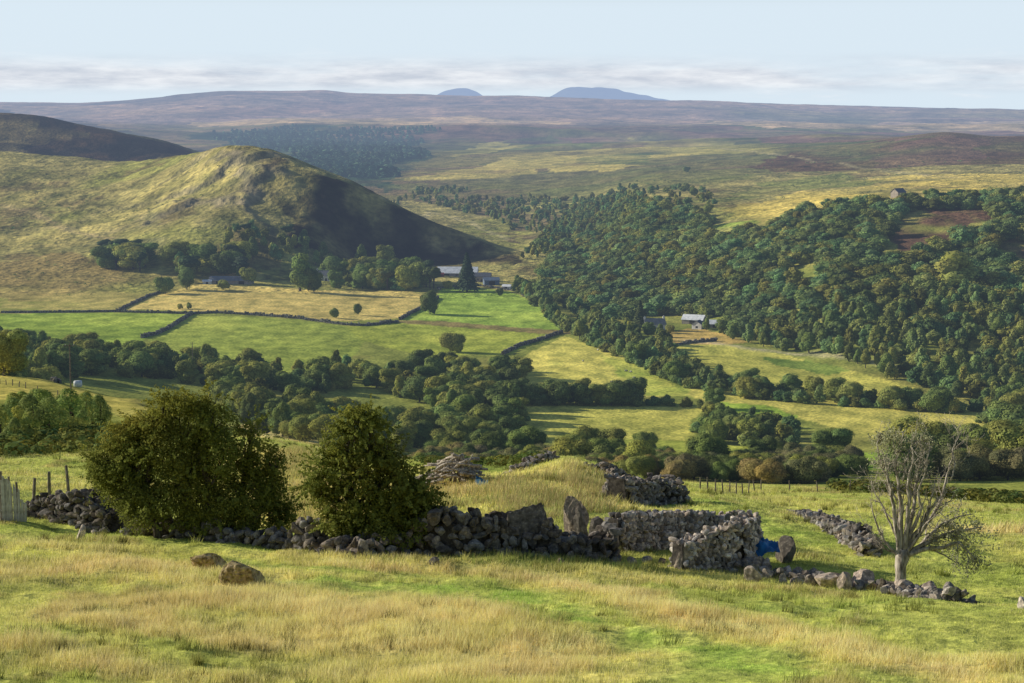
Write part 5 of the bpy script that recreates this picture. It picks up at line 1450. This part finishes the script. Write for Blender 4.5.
# ------------------------------------------------------------------ the bare tree
def bare_tree():
    rng = np.random.default_rng(9); x, y = at(903, 590); y += .5; k = math.hypot(x, y) / FPX; z0 = float(hgt(x, y))
    root = bpy.data.objects.new('bare_tree', None); COL.objects.link(root); root.location = (x, y, z0)
    tag(root, 'almost leafless pale tree with many bleached upright limbs beside the boulder row', 'tree')
    T = Parts()
    # short gnarled bole
    path = [(0, 0, -.3), (0, 0, .1), (.02, .02, .5), (0, 0, .9), (.05, 0, 1.25), (.1, 0, 1.55)]
    V, F = tube(path, [.30, .24, .20, .22, .26, .2], 12)
    V[:, :2] *= 1 + .12 * fbm(V[:, 0] * 9 + 5, V[:, 2] * 5 + V[:, 1] * 7, 1, 3, 3)[:, None]
    T.add(V, F); link('trunk', T.mesh('trunk', [M_BARK_PALE], True), parent=root)
    B = Parts(); leafpts = []
    def px2(pts, depth):
        n = len(pts); out = []
        for i, (a, b) in enumerate(pts):
            t = i / (n - 1); out.append(np.array([(a - 903) * k, depth * t, (590 - b) * k]))
        return out
    def limb(pts, depth, r0, r1, tw=8, fan=1.0, leafy=0, tip_sub=True, bend=.08):
        pth = px2(pts, depth)
        # refine with wobble
        q = [pth[0]]
        for a, b in zip(pth[:-1], pth[1:]):
            L_ = np.linalg.norm(b - a)
            for t in (1/3, 2/3, 1):
                q.append(a + (b - a) * t + rng.normal(0, bend * L_ * .35, 3) * (t < 1))
        n = len(q); rad = np.linspace(0, 1, n); rad = .82 * r0 * (1 - rad) ** .8 + r1 * .8
        V, F = tube(q, rad, 7); B.add(V, F, rng.uniform(.85, 1.15) * np.ones(3))
        for _ in range(tw):
            i = rng.integers(int(n * .3), n - 1); s = q[i]; d0 = q[i + 1] - q[i]; d0 /= np.linalg.norm(d0) + 1e-9
            twig(s, d0 + rng.normal(0, .55 * fan, 3), rng.uniform(.35, 1.1), max(.01, rad[i] * .45), 2, leafy)
        return q
    def twig(s, d, L_, r, lev, leafy):
        d = d / (np.linalg.norm(d) + 1e-9); pts = [s]; n = 5
        for i in range(n):
            d = d + rng.normal(0, .16, 3) + (np.array([0, 0, .06]) if not leafy else np.array([.03, 0, -.07])); d /= np.linalg.norm(d); pts.append(pts[-1] + d * L_ / n)
        V, F = tube(pts, np.linspace(r, max(.005, r * .3), n + 1), 5 if lev > 1 else 3); B.add(V, F, rng.uniform(.85, 1.2) * np.ones(3))
        if leafy: leafpts.extend(pts[2:])
        if lev > 0:
            for _ in range(3 if not leafy else 4):
                i = rng.integers(1, n); twig(pts[i], d + rng.normal(0, .7, 3), L_ * rng.uniform(.4, .75), max(.005, r * .5), lev - 1, leafy)
    U = 1.0
    limb([(903,560),(897,530),(894,505),(888,480),(884,462),(880,448)], -.3, .11, .012, 9)
    limb([(903,558),(902,528),(902,500),(898,475),(897,455),(893,440)], .3, .13, .012, 10)
    limb([(905,556),(908,525),(910,500),(908,478),(912,458),(909,438)], -.2, .12, .012, 10)
    limb([(906,552),(913,520),(917,495),(920,472),(924,455)], .6, .11, .012, 10)
    limb([(906,550),(916,522),(921,505),(916,488),(922,470),(923,450)], -.6, .09, .012, 8)
    limb([(907,552),(922,528),(930,512),(938,500),(948,492)], .2, .10, .012, 9)
    limb([(907,553),(925,530),(938,512),(946,497),(951,478),(957,462),(962,440)], 1.1, .10, .010, 12, leafy=0)
    limb([(908,556),(925,545),(940,538),(955,532),(970,530),(985,528)], .2, .12, .015, 8, leafy=1)
    limb([(908,556),(928,548),(945,546),(958,540),(966,548),(975,555)], -.6, .11, .015, 8, leafy=1)
    limb([(908,557),(922,548),(934,536),(946,526),(962,520),(980,518)], .8, .10, .015, 7, leafy=1)
    limb([(925,547),(938,551),(948,556),(958,562),(966,565)], -.3, .045, .01, 3)
    limb([(902,556),(893,549),(885,540),(878,525),(872,508),(870,498)], -.2, .07, .01, 7)
    limb([(902,556),(893,552),(884,548),(876,535),(868,522)], .3, .05, .008, 6)
    limb([(897,535),(890,520),(884,505),(876,492),(874,478)], .7, .05, .008, 6)
    limb([(920,530),(928,516),(932,500),(936,486),(940,468)], .4, .06, .008, 7)
    limb([(898,500),(890,482),(882,462),(878,445),(884,436)], .6, .05, .008, 8, leafy=2)
    limb([(903,480),(905,462),(912,446),(920,440)], .5, .04, .006, 6, leafy=2)
    limb([(950,480),(956,465),(955,450),(966,435)], .9, .03, .006, 5)
    limb([(905,554),(900,520),(892,490),(890,468)], .9, .08, .01, 7)
    limb([(906,555),(918,535),(925,518),(934,508)], -.9, .07, .01, 6)
    link('branches', B.mesh('branches', [M_BARK_PALE], True), parent=root)
    # what foliage is left: the drooping right side and a little at the top
    c = np.array(leafpts); c = c + rng.normal(0, .05, c.shape)
    ctr = np.array([(966 - 903) * k, .3, (590 - 537) * k]); R = np.array([38 * k, 1.3, 27 * k])
    d = rand_dirs(420, rng); cl = ctr + d * R * (rng.random(420) ** .4)[:, None]
    cl = cl[(cl[:, 2] > (590 - 562) * k) & ((cl[:, 0] > 42 * k) | (rng.random(len(cl)) < .4))]
    top = np.array([-6 * k, .5, (590 - 441) * k]) + rng.normal(0, 1, (70, 3)) * np.array([13 * k, .4, 5 * k])
    base = np.vstack([c[rng.integers(0, len(c), 2400)], cl[rng.integers(0, len(cl), 1000)], top[rng.integers(0, len(top), 900)]])
    C = base + rng.normal(0, .09, base.shape)
    V, F = leaf_quads(C, rand_dirs(len(C), rng) + np.array([0, 0, .4]), .08, rng, 1.0)
    tint = rng.uniform(.6, 1.25, len(C))[:, None] * np.ones(3)
    link('crown', mesh_np('crown', V, F, M_LEAF_GREY, np.repeat(tint, 4, 0)), parent=root)
bare_tree()

# ------------------------------------------------------------------ grass: real blades on the near slope
def blades(x, y, hts, wid, cols, rng, name, label, per=1):
    n = len(x); z = hgt(x, y)
    a = rng.uniform(0, 2 * np.pi, n); w = wid * rng.uniform(.6, 1.3, n) * .5
    lean = rng.normal(0, .32, (n, 2)) + np.array([.12, -.03])
    b0 = np.stack([x - w * np.cos(a), y - w * np.sin(a), z - .03], 1)
    b1 = np.stack([x + w * np.cos(a), y + w * np.sin(a), z - .03], 1)
    tp = np.stack([x + lean[:, 0] * hts, y + lean[:, 1] * hts, z + hts], 1)
    V = np.stack([b0, b1, tp], 1).reshape(-1, 3); F = np.arange(n * 3).reshape(n, 3)
    ck = np.repeat(cols, 3, 0).reshape(n, 3, 3); ck[:, :2] *= .8; ck[:, 2] *= 1.12
    o = link(name, mesh_np(name, V, F, M_BLADE, np.clip(ck.reshape(-1, 3), 0, .95)))
    return tag(o, label, 'grass', None, 'stuff')
m, n_, l_ = new_mat('grass_blades')
at_ = n_.new('ShaderNodeVertexColor'); at_.layer_name = 'tint'
d_ = n_.new('ShaderNodeBsdfDiffuse'); t_ = n_.new('ShaderNodeBsdfTranslucent'); ms = n_.new('ShaderNodeMixShader'); ms.inputs[0].default_value = .35
l_.new(at_.outputs[0], d_.inputs[0]); l_.new(at_.outputs[0], t_.inputs[0]); l_.new(d_.outputs[0], ms.inputs[1]); l_.new(t_.outputs[0], ms.inputs[2])
M_BLADE = finish(m, ms.outputs[0])
rng = np.random.default_rng(51)
def sow(y0, y1, dens, hs, wid, label, cl=.5):
    smax = .31
    A = (y1 - y0) * 2 * smax * ((y0 + y1) / 2 + 12); n = int(A * dens)
    y = np.sqrt(rng.uniform(y0 ** 2, y1 ** 2, n)); x = rng.uniform(-1, 1, n) * smax * (y + 8)
    keep = rng.random(n) < np.clip(.6 + cl * fbm(x, y, .9, 3, 81), .3, 1)
    x = x[keep]; y = y[keep]
    c = cover(x, y)
    straw = np.clip((c[:, 0] - c[:, 1]) / .16 + .22, 0, 1)        # straw coloured ground carries taller grass
    h = (hs[0] + (hs[1] - hs[0]) * straw) * rng.uniform(.5, 1.25, len(x)) * (1 + .35 * fbm(x, y, 2.5, 2, 82))
    tus = sstep(.35, .8, fbm(x, y, 3.2, 3, 83)); h = h * (1 + .7 * tus)
    tone = rng.uniform(.72, 1.3, len(x))[:, None]
    c = c * tone * 1.1; k = rng.random(len(x)) < (.10 + .25 * straw); c[k] = c[k] * .4 + np.array([.85, .74, .46]) * .6
    return blades(x, y, np.maximum(h, .03), wid, c, rng, 'grass', label)
sow(38, 62, 460, (.06, .30), .019, 'long straw and green grass blades covering the nearest slope')
sow(62, 92, 280, (.07, .30), .026, 'rough grass around the ruin walls')
sow(92, 190, 55, (.09, .36), .05, 'grass on the slopes behind the ruin')
# tussocks and dark rush clumps
def tussocks(n, y0, y1, hh, label, dark=.35, seed=3):
    rng = np.random.default_rng(seed); y = np.sqrt(rng.uniform(y0 ** 2, y1 ** 2, n)); x = rng.uniform(-1, 1, n) * .30 * (y + 6)
    k = fbm(x, y, 9, 3, 87) > rng.uniform(-.5, .5, n); x = x[k]; y = y[k]; nb = 46
    R = rng.uniform(.12, .38, len(x)); a = rng.uniform(0, 6.28, (len(x), nb)); q = np.sqrt(rng.random((len(x), nb)))
    X = (x[:, None] + R[:, None] * q * np.cos(a)).ravel(); Y = (y[:, None] + R[:, None] * q * np.sin(a)).ravel()
    base = cover(x, y) * rng.uniform(.5, 1.2, len(x))[:, None]
    dk = rng.random(len(x)) < dark; base[dk] = base[dk] * .35 + np.array([.14, .14, .05]) * .5
    c = np.repeat(base, nb, 0) * rng.uniform(.7, 1.35, len(X))[:, None]
    h = np.repeat(hh * rng.uniform(.5, 1.2, len(x)), nb) * rng.uniform(.6, 1.1, len(X)) * (1.15 - .5 * q.ravel())
    return blades(X, Y, h, .022 + .012 * (y0 > 60), c, rng, 'rush_tussocks', label)
tussocks(1500, 38, 75, .42, 'dark and straw tussocks of rough grass dotting the nearest slope')
tussocks(1300, 75, 170, .55, 'rushy tussocks dotting the grass round and behind the ruin', seed=5)
# tall rank grass on the mound behind the ruin and by the leafy trees
def rank(poly, dens, hh, col, label, wid=.04):
    pl = P(poly); A = (pl.max(0) - pl.min(0)); n = int(A[0] * A[1] * dens); x = rng.uniform(pl[:, 0].min(), pl[:, 0].max(), n); y = rng.uniform(pl[:, 1].min(), pl[:, 1].max(), n)
    k = inside(pl, x + .5 * fbm(x, y, 2, 2, 84), y + .8 * fbm(x, y, 2, 2, 85)) & (rng.random(n) < np.clip(.5 + .9 * fbm(x, y, 1.6, 3, 86), 0, 1)); x = x[k]; y = y[k]
    c = np.array(col) * rng.uniform(.6, 1.35, len(x))[:, None]; q = rng.random(len(x)) < .3; c[q] = c[q] * np.array([.75, 1.05, .7])
    return blades(x, y, rng.uniform(hh * .5, hh * 1.2, len(x)), wid, c, rng, 'tall_grass', label)
rank([(435,482),(500,480),(560,478),(612,486),(612,512),(560,520),(500,516),(432,512)], 90, .55, (.50,.41,.19), 'tall golden rank grass behind the shaded ruin wall')
rank([(560,466),(590,470),(612,482),(600,500),(565,485)], 90, .55, (.55,.44,.20), 'tall straw tussocks on the mound above the standing stone')
rank([(280,452),(312,452),(312,530),(285,535),(276,500)], 90, .6, (.50,.41,.17), 'dry grass showing between the two leafy trees')
rank([(345,562),(470,564),(620,572),(668,573),(668,568),(560,560),(430,560),(345,558)], 130, .35, (.36,.36,.12), 'grass fringe at the foot of the shaded wall', .03)
